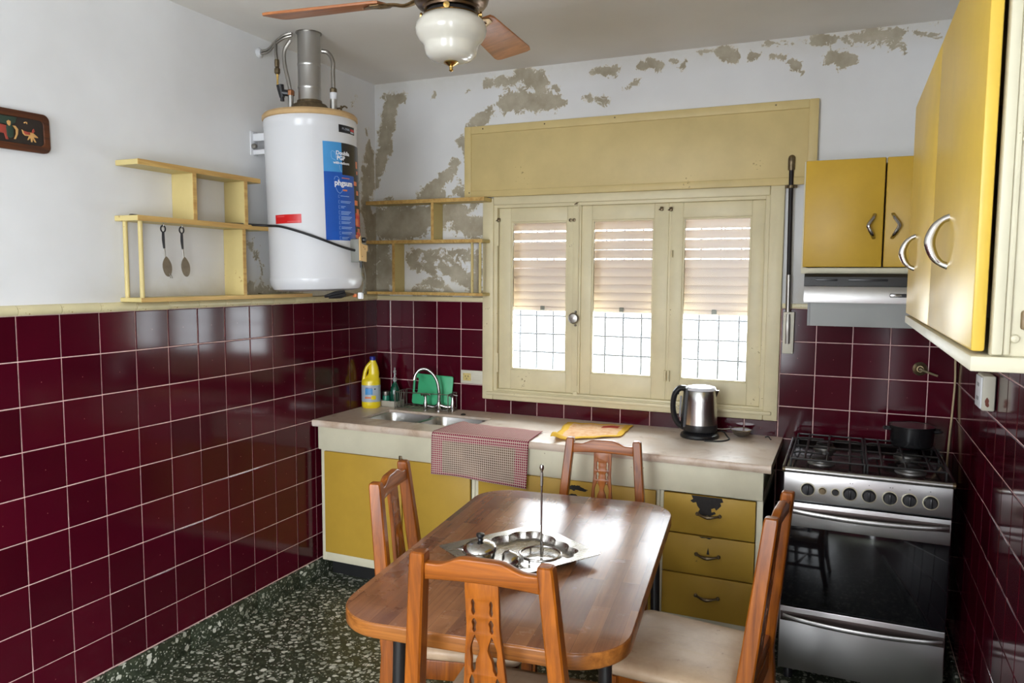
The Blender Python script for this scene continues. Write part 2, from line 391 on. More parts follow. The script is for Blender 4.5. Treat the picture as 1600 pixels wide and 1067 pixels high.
def smooth_path(pts, sub=6):
    pts = [Vector(p) for p in pts]
    if len(pts) < 3 or sub <= 1: return pts
    out = []; P_ = [2 * pts[0] - pts[1]] + pts + [2 * pts[-1] - pts[-2]]
    for i in range(1, len(P_) - 2):
        p0, p1, p2, p3 = P_[i - 1:i + 3]
        for k in range(sub):
            t = k / sub
            out.append(0.5 * ((2 * p1) + (p2 - p0) * t + (2 * p0 - 5 * p1 + 4 * p2 - p3) * t * t + (3 * p1 - p0 - 3 * p2 + p3) * t ** 3))
    out.append(pts[-1]); return out
def tube(bm, pts, r, n=10, sub=1, rr=None, flat=None, mi=0):
    """tube along pts; rr: optional radii per input point; flat=(a,b) gives an elliptical section (side, up)"""
    path = smooth_path(pts, sub) if sub > 1 else [Vector(p) for p in pts]
    m = len(path); rings = []; up = None
    for i, p in enumerate(path):
        d = (path[min(i + 1, m - 1)] - path[max(i - 1, 0)]).normalized()
        if up is None:
            up = Vector((0, 0, 1)) if abs(d.z) < 0.9 else Vector((0, 1, 0))
        s = d.cross(up).normalized(); up = s.cross(d).normalized()
        if rr is None: k = r
        else:
            f = i / (m - 1) * (len(rr) - 1); a = int(min(f, len(rr) - 2)); k = rr[a] + (rr[a + 1] - rr[a]) * (f - a)
        fa, fb = flat if flat else (1, 1)
        rings.append([p + s * (k * fa * math.cos(2 * PI * j / n)) + up * (k * fb * math.sin(2 * PI * j / n)) for j in range(n)])
    return loft(bm, rings, True, True, mi)
def prism(bm, poly, d0, d1, plane='xz'):
    """extrude a 2D polygon; plane says which axes the polygon lives in"""
    def P3(p, d): return {'xz': (p[0], d, p[1]), 'yz': (d, p[0], p[1]), 'xy': (p[0], p[1], d)}[plane]
    return loft(bm, [[P3(p, d0) for p in poly], [P3(p, d1) for p in poly]])
def fill2d(outlines, depth, bev=0.0, seg=1, mat=None, res=1):
    """2D outlines (the inner ones are holes) extruded to `depth`, centred on the plane; returns a bmesh in x,y,z=depth"""
    cu = bpy.data.curves.new('tmp', 'CURVE'); cu.dimensions = '2D'; cu.fill_mode = 'BOTH'
    cu.extrude = max(depth / 2 - bev, 1e-5); cu.bevel_depth = bev; cu.bevel_resolution = seg; cu.offset = -bev
    for pl in outlines:
        s = cu.splines.new('POLY'); s.points.add(len(pl) - 1); s.use_cyclic_u = True
        for q, p in zip(s.points, pl): q.co = (p[0], p[1], 0, 1)
    o = bpy.data.objects.new('tmp', cu); col.objects.link(o)
    dg = bpy.context.evaluated_depsgraph_get()
    me = bpy.data.meshes.new_from_object(o.evaluated_get(dg))
    bpy.data.objects.remove(o); bpy.data.curves.remove(cu)
    bm = B(); bm.from_mesh(me); bpy.data.meshes.remove(me)
    bmesh.ops.remove_doubles(bm, verts=bm.verts, dist=1e-6)
    if mat is not None: bm.transform(mat)
    return bm
def text2d(s, size, depth=0.0004, align='LEFT', bold=0.0):
    cu = bpy.data.curves.new('tmp', 'FONT'); cu.body = s; cu.size = size; cu.align_x = align; cu.extrude = depth / 2; cu.resolution_u = 3
    cu.offset = bold
    o = bpy.data.objects.new('tmp', cu); col.objects.link(o)
    dg = bpy.context.evaluated_depsgraph_get(); me = bpy.data.meshes.new_from_object(o.evaluated_get(dg))
    bpy.data.objects.remove(o); bpy.data.curves.remove(cu)
    bm = B(); bm.from_mesh(me); bpy.data.meshes.remove(me); return bm
def rounded(w, h, r, n=6, cx=0, cy=0):
    out = []
    for sx, sy, a0 in ((1, 1, 0), (-1, 1, 90), (-1, -1, 180), (1, -1, 270)):
        for k in range(n + 1):
            a = R(a0 + 90 * k / n)
            out.append((cx + sx * (w / 2 - r) + r * math.cos(a), cy + sy * (h / 2 - r) + r * math.sin(a)))
    return out
XZ = Matrix(((1, 0, 0, 0), (0, 0, -1, 0), (0, 1, 0, 0), (0, 0, 0, 1)))      # 2D x,y -> world x,z, facing -y
YZ = Matrix(((0, 0, 1, 0), (1, 0, 0, 0), (0, 1, 0, 0), (0, 0, 0, 1)))       # 2D x,y -> world y,z, facing +x
def T(x, y, z): return Matrix.Translation((x, y, z))
def copy_tree(o, parent=None):
    c = o.copy(); col.objects.link(c); c.parent = parent
    for ch in list(o.children): copy_tree(ch, c)
    return c
# ---------------------------------------------------------------- the room
PEEL_BACK = [(0.113, 2.556, 0.077, 2.417, 0.047, 1), (0.073, 2.4, 0.059, 2.283, 0.044, 1), (0.05, 2.269, 0.032, 2.198, 0.029, 0.9), (0.155, 2.569, 0.18, 2.578, 0.029, 1), (0.098, 2.338, 0.106, 2.301, 0.014, 0.8), (0.016, 2.242, 0.005, 2.099, 0.026, 0.8), (0.722, 2.61, 0.852, 2.604, 0.03, 0.8), (0.906, 2.625, 1.014, 2.582, 0.046, 1), (0.996, 2.561, 1.025, 2.543, 0.03, 0.8), (1.084, 2.547, 1.109, 2.538, 0.016, 0.6), (0.816, 2.486, 1.085, 2.479, 0.043, 1.05), (0.852, 2.526, 1.032, 2.503, 0.027, 0.9), (1.103, 2.462, 1.13, 2.469, 0.02, 0.8), (0.628, 2.404, 0.696, 2.433, 0.034, 0.95), (0.723, 2.464, 0.742, 2.449, 0.02, 0.8), (0.558, 2.308, 0.597, 2.271, 0.031, 0.9), (0.574, 2.246, 0.582, 2.218, 0.017, 0.7), (0.519, 2.197, 0.472, 2.131, 0.028, 0.9), (0.432, 2.105, 0.359, 2.049, 0.035, 0.95), (0.33, 2.032, 0.431, 2.011, 0.043, 0.95), (0.535, 2.042, 0.566, 2.02, 0.031, 0.8), (0.082, 2.016, 0.099, 2.001, 0.022, 0.7), (0.531, 2.114, 0.543, 2.104, 0.014, 0.6), (0.055, 1.898, 0.225, 1.883, 0.087, 1.05), (0.226, 1.894, 0.411, 1.924, 0.072, 1.05), (0.308, 1.831, 0.054, 1.821, 0.036, 0.9), (0.471, 1.94, 0.551, 1.921, 0.049, 1), (0.551, 1.869, 0.66, 1.849, 0.056, 1), (0.609, 1.936, 0.629, 1.97, 0.021, 0.8), (0.036, 1.734, 0.051, 1.469, 0.052, 0.95), (0.087, 1.653, 0.112, 1.551, 0.033, 0.9), (0.224, 1.696, 0.649, 1.694, 0.035, 0.72), (0.245, 1.653, 0.274, 1.632, 0.029, 1), (0.341, 1.632, 0.373, 1.61, 0.029, 1), (0.431, 1.642, 0.463, 1.618, 0.028, 0.95), (0.519, 1.607, 0.61, 1.555, 0.042, 1.05), (0.61, 1.555, 0.661, 1.479, 0.042, 0.9), (0.349, 1.553, 0.43, 1.536, 0.036, 0.8), (0.265, 1.498, 0.471, 1.476, 0.036, 0.75), (0.649, 1.694, 0.668, 1.59, 0.028, 0.8), (0.05, 1.421, 0.707, 1.452, 0.014, 0.5), (1.305, 2.604, 1.41, 2.6, 0.022, 0.85), (1.532, 2.606, 1.57, 2.611, 0.019, 0.8), (1.588, 2.624, 1.627, 2.59, 0.022, 0.75), (1.681, 2.623, 1.718, 2.613, 0.012, 0.6), (1.734, 2.582, 1.748, 2.61, 0.012, 0.55), (1.917, 2.636, 1.969, 2.607, 0.03, 1.02), (2.055, 2.597, 2.075, 2.595, 0.018, 0.85), (2.139, 2.591, 2.208, 2.575, 0.012, 0.65), (2.228, 2.559, 2.25, 2.529, 0.017, 0.85), (2.264, 2.513, 2.281, 2.5, 0.011, 0.7), (1.881, 2.651, 1.808, 2.642, 0.009, 0.55), (2.123, 2.647, 2.233, 2.64, 0.012, 0.55), (2.313, 2.641, 2.392, 2.638, 0.025, 0.9), (2.457, 2.625, 2.52, 2.628, 0.025, 0.8), (2.532, 2.643, 2.644, 2.621, 0.028, 0.85), (2.558, 2.613, 2.622, 2.584, 0.022, 0.75), (2.39, 2.556, 2.473, 2.533, 0.028, 1), (2.422, 2.525, 2.436, 2.512, 0.014, 0.8), (2.643, 2.648, 2.741, 2.618, 0.011, 0.6), (2.809, 2.677, 2.844, 2.675, 0.011, 0.8), (2.775, 2.65, 2.792, 2.648, 0.011, 0.6), (2.741, 2.618, 2.813, 2.599, 0.008, 0.6), (2.666, 2.574, 2.684, 2.561, 0.014, 0.6), (1.257, 2.49, 1.357, 2.456, 0.022, 0.6), (1.47, 2.517, 1.527, 2.533, 0.013, 0.5), (0.062, 2.602, 0.079, 2.594, 0.018, 0.7), (0.209, 2.593, 0.218, 2.592, 0.007, 0.5), (0.377, 2.567, 0.385, 2.594, 0.014, 0.6), (0.589, 2.569, 0.597, 2.572, 0.01, 0.6)]
PEEL_LEFT = [(-0.059, 2.324, -0.091, 2.23, 0.022, 0.9), (-0.053, 2.271, -0.044, 2.058, 0.033, 1), (-0.093, 2.16, -0.109, 1.945, 0.036, 0.95), (-0.078, 1.947, -0.049, 1.769, 0.044, 1), (-0.015, 1.898, -0.035, 1.477, 0.044, 1), (-0.101, 1.695, -0.086, 1.478, 0.036, 0.9), (-0.182, 2.562, -0.206, 2.522, 0.017, 0.6), (-1.008, 1.714, -0.977, 1.671, 0.023, 0.7), (-1.023, 1.525, -0.982, 1.501, 0.029, 0.85), (-0.932, 1.509, -0.668, 1.482, 0.025, 0.7), (-0.957, 1.627, -0.939, 1.553, 0.018, 0.6), (-0.076, 2.399, -0.089, 2.372, 0.014, 0.7)]
T_ = 0.152; ROW = 1.445; BASE = 0.097
def wall_grid(P0, U, V, nu, nv, du, dv, skip=None, caps=(), stain=None):
    """plaster sheet: P0 + i*du*U + j*dv*V with 'peel' and 'stain' point attributes"""
    idx = {}; vs = []; uvs = []; fs = []
    def vid(i, j):
        if (i, j) not in idx:
            idx[(i, j)] = len(vs); vs.append(P0 + U * (i * du) + V * (j * dv)); uvs.append((i * du, j * dv))
        return idx[(i, j)]
    for i in range(nu):
        for j in range(nv):
            if skip and skip(i, j): continue
            fs.append((vid(i, j), vid(i + 1, j), vid(i + 1, j + 1), vid(i, j + 1)))
    me = bpy.data.meshes.new('wall'); me.from_pydata([tuple(v) for v in vs], [], fs)
    A = np.array([tuple(v) for v in vs]); f = np.zeros(len(A))
    hor = A[:, 0] if abs(U.x) > 0.5 else A[:, 1]; z = A[:, 2]
    for x1, z1, x2, z2, r, s in caps:
        d = np.array([x2 - x1, z2 - z1]); L = max((d ** 2).sum(), 1e-9)
        t = np.clip(((hor - x1) * d[0] + (z - z1) * d[1]) / L, 0, 1)
        dist = np.hypot(hor - x1 - t * d[0], z - z1 - t * d[1])
        f = np.maximum(f, s * np.clip(1.25 - dist / r * 0.85, 0, 0.85))
    a = me.attributes.new('peel', 'FLOAT', 'POINT'); a.data.foreach_set('value', f.astype(np.float32))
    st = np.array([stain(h, zz) for h, zz in zip(hor, z)]) if stain else np.zeros(len(A))
    a = me.attributes.new('stain', 'FLOAT', 'POINT'); a.data.foreach_set('value', st.astype(np.float32))
    return me
# window opening in the back wall
WX0, WX1, WZ0, WZ1 = 0.755, 2.175, 0.955, 1.965
def clamp01(x): return max(0.0, min(1.0, x))
# back wall: plaster above the tiles, grout bed below, outer face and reveals
gx, gz = 0.0155, 0.0125
def back_skip(i, j):
    x0 = i * gx; z0 = ROW + j * gz
    return x0 + gx > WX0 and x0 < WX1 and z0 < WZ1
me = wall_grid(Vector((0, 0, ROW)), Vector((1, 0, 0)), Vector((0, 0, 1)), 190, 98, gx, gz, back_skip, PEEL_BACK,
               lambda h, z: 0.75 * clamp01((1.62 - z) / 0.2) * clamp01((0.8 - h) / 0.2) + 0.6 * clamp01((h - 2.2) / 0.1) * clamp01((1.75 - z) / 0.3) + 0.35 * clamp01((z - 2.55) / 0.1))
bm = B(); bm.from_mesh(me); bpy.data.meshes.remove(me)
nf = len(bm.faces)
x0s, x1s = math.floor(WX0 / gx) * gx, math.ceil(WX1 / gx) * gx
def quad(bm, a, b, c, d, mi=0):
    f = bm.faces.new([bm.verts.new(p) for p in (a, b, c, d)]); f.material_index = mi; return f
quad(bm, (0, 0, 0), (x0s, 0, 0), (x0s, 0, ROW), (0, 0, ROW), 1)
quad(bm, (x1s, 0, 0), (W, 0, 0), (W, 0, ROW), (x1s, 0, ROW), 1)
quad(bm, (x0s, 0, 0), (x1s, 0, 0), (x1s, 0, WZ0), (x0s, 0, WZ0), 1)
YO = 0.20                                                                # outer face
for lo, hi in (((-0.15, YO - 0.02, -0.05), (WX0, YO, 2.9)), ((WX1, YO - 0.02, -0.05), (W + 0.15, YO, 2.9)), ((WX0, YO - 0.02, -0.05), (WX1, YO, WZ0)), ((WX0, YO - 0.02, WZ1), (WX1, YO, 2.9))):
    n0 = len(bm.faces); box(bm, lo, hi); bm.faces.ensure_lookup_table()
    for f in bm.faces[n0:]: f.material_index = 2
for a, b in (((WX0, 0.0, WZ0), (WX0, YO, WZ1)), ((WX1, 0.0, WZ0), (WX1, YO, WZ1))):
    quad(bm, a, (a[0], b[1], a[2]), b, (a[0], a[1], b[2]), 2)
for z in (WZ0, WZ1): quad(bm, (WX0, 0, z), (WX1, 0, z), (WX1, YO, z), (WX0, YO, z), 2)
wall_back = struct('wall_back', bm, [M['plaster'], M['grout'], M['ext']], 'white plaster wall with flaking paint round the shuttered window')
# left wall
me = wall_grid(Vector((0, REAR, ROW)), Vector((0, 1, 0)), Vector((0, 0, 1)), 190, 61, -REAR / 190, 0.02, None, PEEL_LEFT,
               lambda h, z: 0.7 * clamp01((1.64 - z) / 0.16) * clamp01((h + 1.95) / 0.5) + 0.6 * clamp01((h + 0.75) / 0.45) * clamp01((1.9 - z) / 0.5))
bm = B(); bm.from_mesh(me); bpy.data.meshes.remove(me)
quad(bm, (0, -2.70, 0), (0, 0, 0), (0, 0, ROW), (0, -2.70, ROW), 1); quad(bm, (0, REAR, 0), (0, -2.70, 0), (0, -2.70, ROW), (0, REAR, ROW), 2)
wall_left = struct('wall_left', bm, [M['plaster'], M['grout'], M['tile_far']], 'plain white wall above burgundy tiles, carrying the cream shelf')
# right wall, wall behind the camera
a, b, c, d = SIDE_DOOR; bm = B()
quad(bm, (W, 0, 0), (W, -2.61, 0), (W, -2.61, ROW), (W, 0, ROW), 1); quad(bm, (W, -2.61, 0), (W, b, 0), (W, b, ROW), (W, -2.61, ROW), 2); quad(bm, (W, 0, ROW), (W, b, ROW), (W, b, H), (W, 0, H), 0)
quad(bm, (W, b, d), (W, a, d), (W, a, H), (W, b, H), 0); quad(bm, (W, a, ROW), (W, REAR, ROW), (W, REAR, H), (W, a, H), 0); quad(bm, (W, a, 0), (W, REAR, 0), (W, REAR, ROW), (W, a, ROW), 2)
wall_right = struct('wall_right', bm, [M['plaster'], M['grout'], M['tile_far']], 'narrow strip of burgundy tiled wall beside the stove')
bm = B(); a, b, c, d = ADDED_REAR_WINDOW
for lo, hi in (((-0.15, REAR - 0.15, 0), (a, REAR, H)), ((b, REAR - 0.15, 0), (W + 0.15, REAR, H)), ((a, REAR - 0.15, d), (b, REAR, H)), ((a, REAR - 0.15, 0), (b, REAR, c))): box(bm, lo, hi)
for x0_, x1_, zt_ in ((0.0, a, ROW), (b, W, ROW), (a, b, c)): quad(bm, (x0_, REAR + 0.004, 0), (x1_, REAR + 0.004, 0), (x1_, REAR + 0.004, zt_), (x0_, REAR + 0.004, zt_), 1)
wall_rear = struct('wall_rear', bm, [M['plaster'], M['tile_far']], 'white wall with a wide unseen window added for daylight behind the viewer')
bm = B(); box(bm, (-0.15, REAR - 0.15, -0.1), (W + 0.15, YO, 0.0)); floor = struct('floor', bm, M['terrazzo'], 'dark green terrazzo floor with pale stone chips')
bm = B(); box(bm, (-0.15, REAR - 0.15, H), (W + 0.15, YO, H + 0.12)); ceiling = struct('ceiling', bm, M['ceiling'], 'off-white plaster ceiling')

# wall tiles: one object each, sharing a mesh per size
tile_cache = {}
def tile_mesh(w, h):
    k = (round(w, 3), round(h, 3))
    if k not in tile_cache:
        g = 0.0019; a, b = w / 2 - g, h / 2 - g; e = 0.0024; th = 0.0028; bm = B()
        rings = [[(-a, 0, -b), (a, 0, -b), (a, 0, b), (-a, 0, b)], [(-a, -th + 0.0011, -b), (a, -th + 0.0011, -b), (a, -th + 0.0011, b), (-a, -th + 0.0011, b)],
                 [(-a + e, -th, -b + e), (a - e, -th, -b + e), (a - e, -th, b - e), (-a + e, -th, b - e)]]
        loft(bm, rings, True)
        me = finish(bm, 'tile', 20); me.materials.append(M['tile']); tile_cache[k] = me
    return tile_cache[k]
def tile(parent, face, u0, u1, z0, z1):
    if u1 - u0 < 0.015 or z1 - z0 < 0.015: return
    o = bpy.data.objects.new('tile', tile_mesh(u1 - u0, z1 - z0)); col.objects.link(o); o.parent = parent
    u, z = (u0 + u1) / 2, (z0 + z1) / 2; t = lambda: random.gauss(0, 0.0035)
    if face == 'back': o.location = (u, 0, z); o.rotation_euler = (t(), 0, t())
    elif face == 'left': o.location = (0, -u, z); o.rotation_euler = (0, t(), R(90) + t())
    else: o.location = (W, -u, z); o.rotation_euler = (0, t(), R(-90) + t())
rows = [(ROW - (k + 1) * T_, ROW - k * T_) for k in range(8)] + [(BASE, ROW - 8 * T_)]
lu = [0.0] + [0.1188 + k * T_ for k in range(18)]
for a, b in zip(lu[:-1], lu[1:]):
    for z0, z1 in rows: tile(wall_left, 'left', a, b, z0, z1)
ru = [0.0] + [0.027 + k * T_ for k in range(18)]
for a, b in zip(ru[:-1], ru[1:]):
    for z0, z1 in rows: tile(wall_right, 'right', a, b, z0, z1)
bu = [0.0] + [0.097 + k * T_ for k in range(19)] + [W]
for a, b in zip(bu[:-1], bu[1:]):
    for z0, z1 in rows:
        if b < 2.23 and z1 < 0.80: continue
        if a > 0.69 and b < 2.23:
            z1 = min(z1, 0.918)
            if z1 <= z0: continue
        tile(wall_back, 'back', a, b, z0, z1)
# glazed trim strip over the tiles, one piece per tile
bm = B()
trim1 = struct('trim_1', box(bm, (0, -2.75, 1.4455), (0.004, 0.0, 1.478)), M['chip'], 'cream bullnose strip along the top of the left wall tiles')
cl = {}
def bull(w):
    k = round(w, 3)
    if k not in cl:
        prof = [(0, 0), (0.010, 0), (0.0165, 0.008), (0.017, 0.018), (0.012, 0.029), (0, 0.034)]
        bm = B(); loft(bm, [[(p[0], -w / 2 + 0.0011, p[1]) for p in prof], [(p[0], w / 2 - 0.0011, p[1]) for p in prof]])
        me = finish(bm, 'trim_piece', 50); me.materials.append(M['cream_trim']); cl[k] = me
    return cl[k]
for a, b in zip(lu[:-1], lu[1:]):
    o = bpy.data.objects.new('trim_piece', bull(b - a)); col.objects.link(o); o.parent = trim1
    o.location = (0.0, -(a + b) / 2, 1.4455 + random.uniform(-0.001, 0.001)); o.rotation_euler = (random.uniform(-.006, .006), 0, random.uniform(-.004, .004))
trim2 = struct('trim_2', bx((0.0, -0.012, 1.4455), (0.70, 0.0, 1.470), 0.003), M['cream_trim'], 'flat cream strip over the back wall tiles under the shelf')
trim3 = struct('trim_3', bx((2.225, -0.010, 1.4455), (W, 0.0, 1.468), 0.003), M['cream_trim'], 'short cream strip over the tiles right of the window')
# terrazzo skirting in lengths
base = struct('baseboard_left', bx((0, -2.75, 0.0), (0.003, -0.0, 0.09)), M['grout'], 'terrazzo skirting along the burgundy tiled left wall')
y = 0.0
for L in [0.435, 0.30, 0.30, 0.40, 0.40, 0.40, 0.40]:
    obj('skirting_piece', bx((0.003, y - L + 0.0012, 0.0), (0.020, y - 0.0012, BASE - 0.001), 0.004), M['terrazzo'], base); y -= L

base_r = struct('baseboard_right', bx((W - 0.003, -2.61, 0.0), (W, 0.0, 0.09)), M['grout'], 'terrazzo skirting along the tiled right wall beside the stove')
y = 0.0
for L in [0.41, 0.40, 0.40, 0.40, 0.40, 0.40, 0.20]:
    obj('skirting_piece', bx((W - 0.020, y - L + 0.0012, 0.0), (W - 0.003, y - 0.0012, BASE - 0.001), 0.004), M['terrazzo'], base_r); y -= L

# ---------------------------------------------------------------- the window
win = bpy.data.objects.new('window_1', None); col.objects.link(win); win['kind'] = 'structure'
win['label'] = 'cream three-leaf casement window behind the worktop'; win.location = (1.46, 0, 0.9)
CW = M['cream_window']
def ring_frame(bm, x0, x1, z0, z1, w, y0, y1, bev=0.004, wb=None, wt=None):
    wb = wb or w; wt = wt or w
    box(bm, (x0, y0, z0), (x0 + w, y1, z1), bev); box(bm, (x1 - w, y0, z0), (x1, y1, z1), bev)
    box(bm, (x0 + w - 0.001, y0, z0), (x1 - w + 0.001, y1, z0 + wb), bev); box(bm, (x0 + w - 0.001, y0, z1 - wt), (x1 - w + 0.001, y1, z1), bev); return bm
# casing boards lie on the wall, the box frame sits in the opening
for lo, hi in (((0.693, -0.022, 0.918), (0.757, 0.004, 2.0)), ((2.158, -0.022, 0.918), (2.222, 0.004, 2.012)), ((0.757, -0.022, 0.918), (2.158, 0.004, 0.968)), ((0.757, -0.022, 1.962), (2.158, 0.004, 2.006))):
    obj('casing_board', bx(lo, hi, 0.006, 2), CW, win)
ob = B(); ring_frame(ob, 0.75, 2.165, 0.952, 1.972, 0.026, -0.012, 0.075, 0.003)
obj('box_frame', ob, CW, win)
obj('sill_ledge', bx((0.72, -0.034, 0.944), (2.195, 0.0, 0.962), 0.005), CW, win)
# three sashes: outer and glazed opening edges
sashes = [(0.779, 1.220, 0.85, 1.165), (1.224, 1.690, 1.300, 1.618), (1.700, 2.138, 1.760, 2.078)]
SZ0, SZ1, GZ0, GZ1 = 0.978, 1.946, 1.086, 1.872
for k, (x0, x1, g0, g1) in enumerate(sashes):
    y0, y1 = 0.006, 0.046
    # one frame part per sash with mitred look: stiles and rails joined
    fb = B()
    box(fb, (x0, y0, SZ0), (g0, y1, SZ1), 0.004); box(fb, (g1, y0, SZ0), (x1, y1, SZ1), 0.004)
    box(fb, (g0 - 0.001, y0, SZ0), (g1 + 0.001, y1, GZ0), 0.004); box(fb, (g0 - 0.001, y0, GZ1), (g1 + 0.001, y1, SZ1), 0.004)
    s = obj('sash', fb, CW, win)
    bead = B(); ring_frame(bead, g0 - 0.002, g1 + 0.002, GZ0 - 0.002, GZ1 + 0.002, 0.010, 0.010, 0.030, 0.003)
    obj('glazing_bead', bead, CW, s)
    obj('glass_pane', bx((g0 + 0.004, 0.026, GZ0 + 0.004), (g1 - 0.004, 0.030, GZ1 - 0.004)), M['glass'], s)
obj('mullion_strip', bx((1.684, 0.010, 0.978), (1.706, 0.052, 1.946), 0.002), CW, win)
# meeting stile cover and the locking bar with its oval knob
obj('cover_strip', bx((1.200, -0.004, 0.980), (1.245, 0.008, 1.946), 0.003), CW, win)
lk = obj('locking_bar', tube(tube(B(), [(1.232, -0.008, 1.02), (1.232, -0.008, 1.93)], 0.004, 8), [(1.232, -0.008, 1.93), (1.232, -0.010, 1.955)], 0.006, 8), CW, win)
kb = B(); lathe(kb, [(0.008, 0), (0.012, 0.008), (0.026, 0.014), (0.029, 0.020), (0.022, 0.028), (0.0, 0.032)], (1.216, -0.005, 1.372), 24, (0, -1, 0))
obj('window_knob', kb, M['dull_steel'], lk)
for z in (1.405, 1.335): obj('knob_screw', lathe(B(), [(0.006, 0), (0.006, 0.006), (0.002, 0.009)], (1.221, -0.004, z), 12, (0, -1, 0)), M['dull_steel'], lk)
for x, z, hgt in ((0.777, 1.81, 0.12), (0.777, 1.12, 0.10), (1.690, 1.10, 0.05), (2.140, 1.77, 0.13), (2.140, 1.12, 0.10), (1.706, 1.10, 0.05), (1.708, 1.70, 0.03)):
    hb = B(); tube(hb, [(x, -0.004, z - hgt / 2), (x, -0.004, z + hgt / 2)], 0.0055, 8)
    for q in (-0.5, 0, 0.5): lathe(hb, [(0.007, -0.002), (0.007, 0.002)], (x, -0.004, z + q * hgt), 8)
    obj('hinge', hb, CW, win)
for x, z in ((0.781, 1.885), (1.222, 1.958), (1.700, 1.915), (1.655, 1.918)):
    cb = B(); box(cb, (x - 0.007, -0.012, z - 0.010), (x + 0.007, 0.006, z + 0.010), 0.003); tube(cb, [(x - 0.012, -0.012, z - 0.006), (x + 0.010, -0.014, z + 0.006)], 0.003, 6)
    obj('catch', cb, M['old_metal'], win)
cb = B()
for s in (-1, 1): lathe(cb, [(0.0, 0), (0.009, 0.002), (0.009, 0.004), (0.0, 0.006)], (1.197 + s * 0.010, -0.004, 1.874), 10, (0, -1, 0))
obj('wing_catch', cb, M['old_metal'], win)
obj('latch_foot', bx((1.212, -0.014, 0.962), (1.236, 0.006, 0.992), 0.004), CW, win)

# shutter housing above
sb = thing('roller_shutter_box', 'long cream wooden panel box above the window', 'shutter box', (1.466, 0, 2.0))
obj('panel', bx((0.595, -0.030, 2.0125), (2.347, -0.0005, 2.374), 0.003), M['cream_panel'], sb)
fr = B(); ring_frame(fr, 0.590, 2.352, 2.004, 2.378, 0.040, -0.036, -0.026, 0.004, 0.035)
obj('border_moulding', fr, M['cream_panel'], sb)
for x, z in ((0.70, 2.362), (1.05, 2.362), (1.42, 2.365), (2.17, 2.362), (0.62, 2.03)):
    obj('screw_head', lathe(B(), [(0.004, 0), (0.003, 0.002)], (x, -0.036, z), 8, (0, -1, 0)), M['old_metal'], sb)
# roller shutter: slats with open gaps near the top
sh = thing('roller_shutter', 'pale pink slatted roller shutter lowered halfway outside the glass', 'shutter', (1.46, 0.13, 1.43))
zs = 1.968; gaps = [0.003, 0.008, 0.008, 0.009, 0.004, 0.008, 0.002, -0.001, -0.001, -0.001, -0.001, -0.001]
z = 1.968; k = 0
tilt = [0.0, 0.006, 0.007, 0.003, -0.003, 0.006, 0.002, 0.0, 0, 0, 0, 0, 0]
while z > 1.44 and k < 13:
    h = 0.0425; y0 = 0.125
    prof = [(y0 + 0.003, z - h), (y0 + 0.007, z - h - 0.001), (y0 + 0.010, z - h * 0.5), (y0 + 0.008, z + 0.0015), (y0 + 0.004, z + 0.0015), (y0 - 0.001, z - 0.004), (y0 - 0.004, z - h * 0.5), (y0 - 0.001, z - h + 0.004)]
    sbm = B(); loft(sbm, [[(0.757, p[0], p[1]) for p in prof], [(2.173, p[0], p[1]) for p in prof]])
    sbm.transform(T(1.46, 0, z) @ Matrix.Rotation(tilt[k] * 0.6, 4, 'Y') @ T(-1.46, 0, -z))
    so = obj('slat', sbm, M['slat'], sh)
    g = gaps[min(k, 11)]
    if g > 0.003:
        tb = B()
        for x in (0.92, 1.02, 1.13, 1.37, 1.48, 1.58, 1.83, 1.94, 2.04): box(tb, (x - 0.002, y0 + 0.002, z - h - g - 0.004), (x + 0.002, y0 + 0.005, z - h + 0.004))
        obj('slat_link', tb, M['slat'], so, kind='stuff')
    z -= h + g; k += 1
SHUT_Z = z
bb = B(); box(bb, (0.757, 0.120, z - 0.022), (2.173, 0.136, z), 0.003)
br = obj('bottom_rail', bb, M['slat'], sh)
for x in (0.99, 1.43, 1.90): obj('stop_tab', bx((x - 0.012, 0.110, z - 0.018), (x + 0.012, 0.121, z + 0.006), 0.003), M['grey_box'], br)
# iron grille outside
gr = thing('window_grille', 'pale iron security grille seen through the window panes', 'grille', (1.46, 0.30, 0.9))
for x in np.arange(0.781, 2.2, 0.1015): obj('bar', tube(B(), [(x, 0.30, 0.90), (x, 0.30, 2.02)], 0.005, 8), M['grille'], gr)
for z in np.arange(0.95, 2.0, 0.1035): obj('cross_bar', tube(B(), [(0.70, 0.292, z), (2.23, 0.292, z)], 0.005, 8), M['grille'], gr)
for x, z in ((0.74, 1.0), (0.74, 1.9), (2.19, 1.0), (2.19, 1.9)): obj('fixing_lug', tube(B(), [(x, 0.195, z), (x, 0.292, z)], 0.006, 8), M['grille'], gr)
# ---------------------------------------------------------------- water heater in the corner
HX, HY, HR = 0.25, -0.885, 0.2045
hb_, ht_ = Vector((0.266, -0.878, 1.515)), Vector((0.249, -0.886, 2.305))
hq = Vector((0, 0, 1)).rotation_difference((ht_ - hb_).normalized())
heater = thing('water_heater', 'tall white cylindrical water heater hung in the corner beside the shelf', 'water heater', hb_, rot=hq.to_euler())
hm = wmat(heater)
HH = 0.79
def loc(bm): return bm                                   # geometry below is in the heater's own space
prof = [(0.10, 0.006), (0.165, 0.0), (0.190, 0.008), (0.202, 0.028), (0.2055, 0.050), (0.2055, 0.058), (0.2035, 0.062), (0.2035, 0.70), (0.2035, 0.722), (0.2055, 0.726), (0.2045, 0.752), (0.199, 0.766), (0.10, 0.768)]
obj('tank_body', lathe(B(), prof, (0, 0, 0), 72), M['white_enamel'], heater, world=False)
obj('top_cap', lathe(B(), [(0.207, 0.756), (0.210, 0.760), (0.209, 0.774), (0.200, 0.784), (0.12, 0.800), (0.085, 0.806), (0.0, 0.806)], (0, 0, 0), 72), M['tan_cap'], heater, world=False)
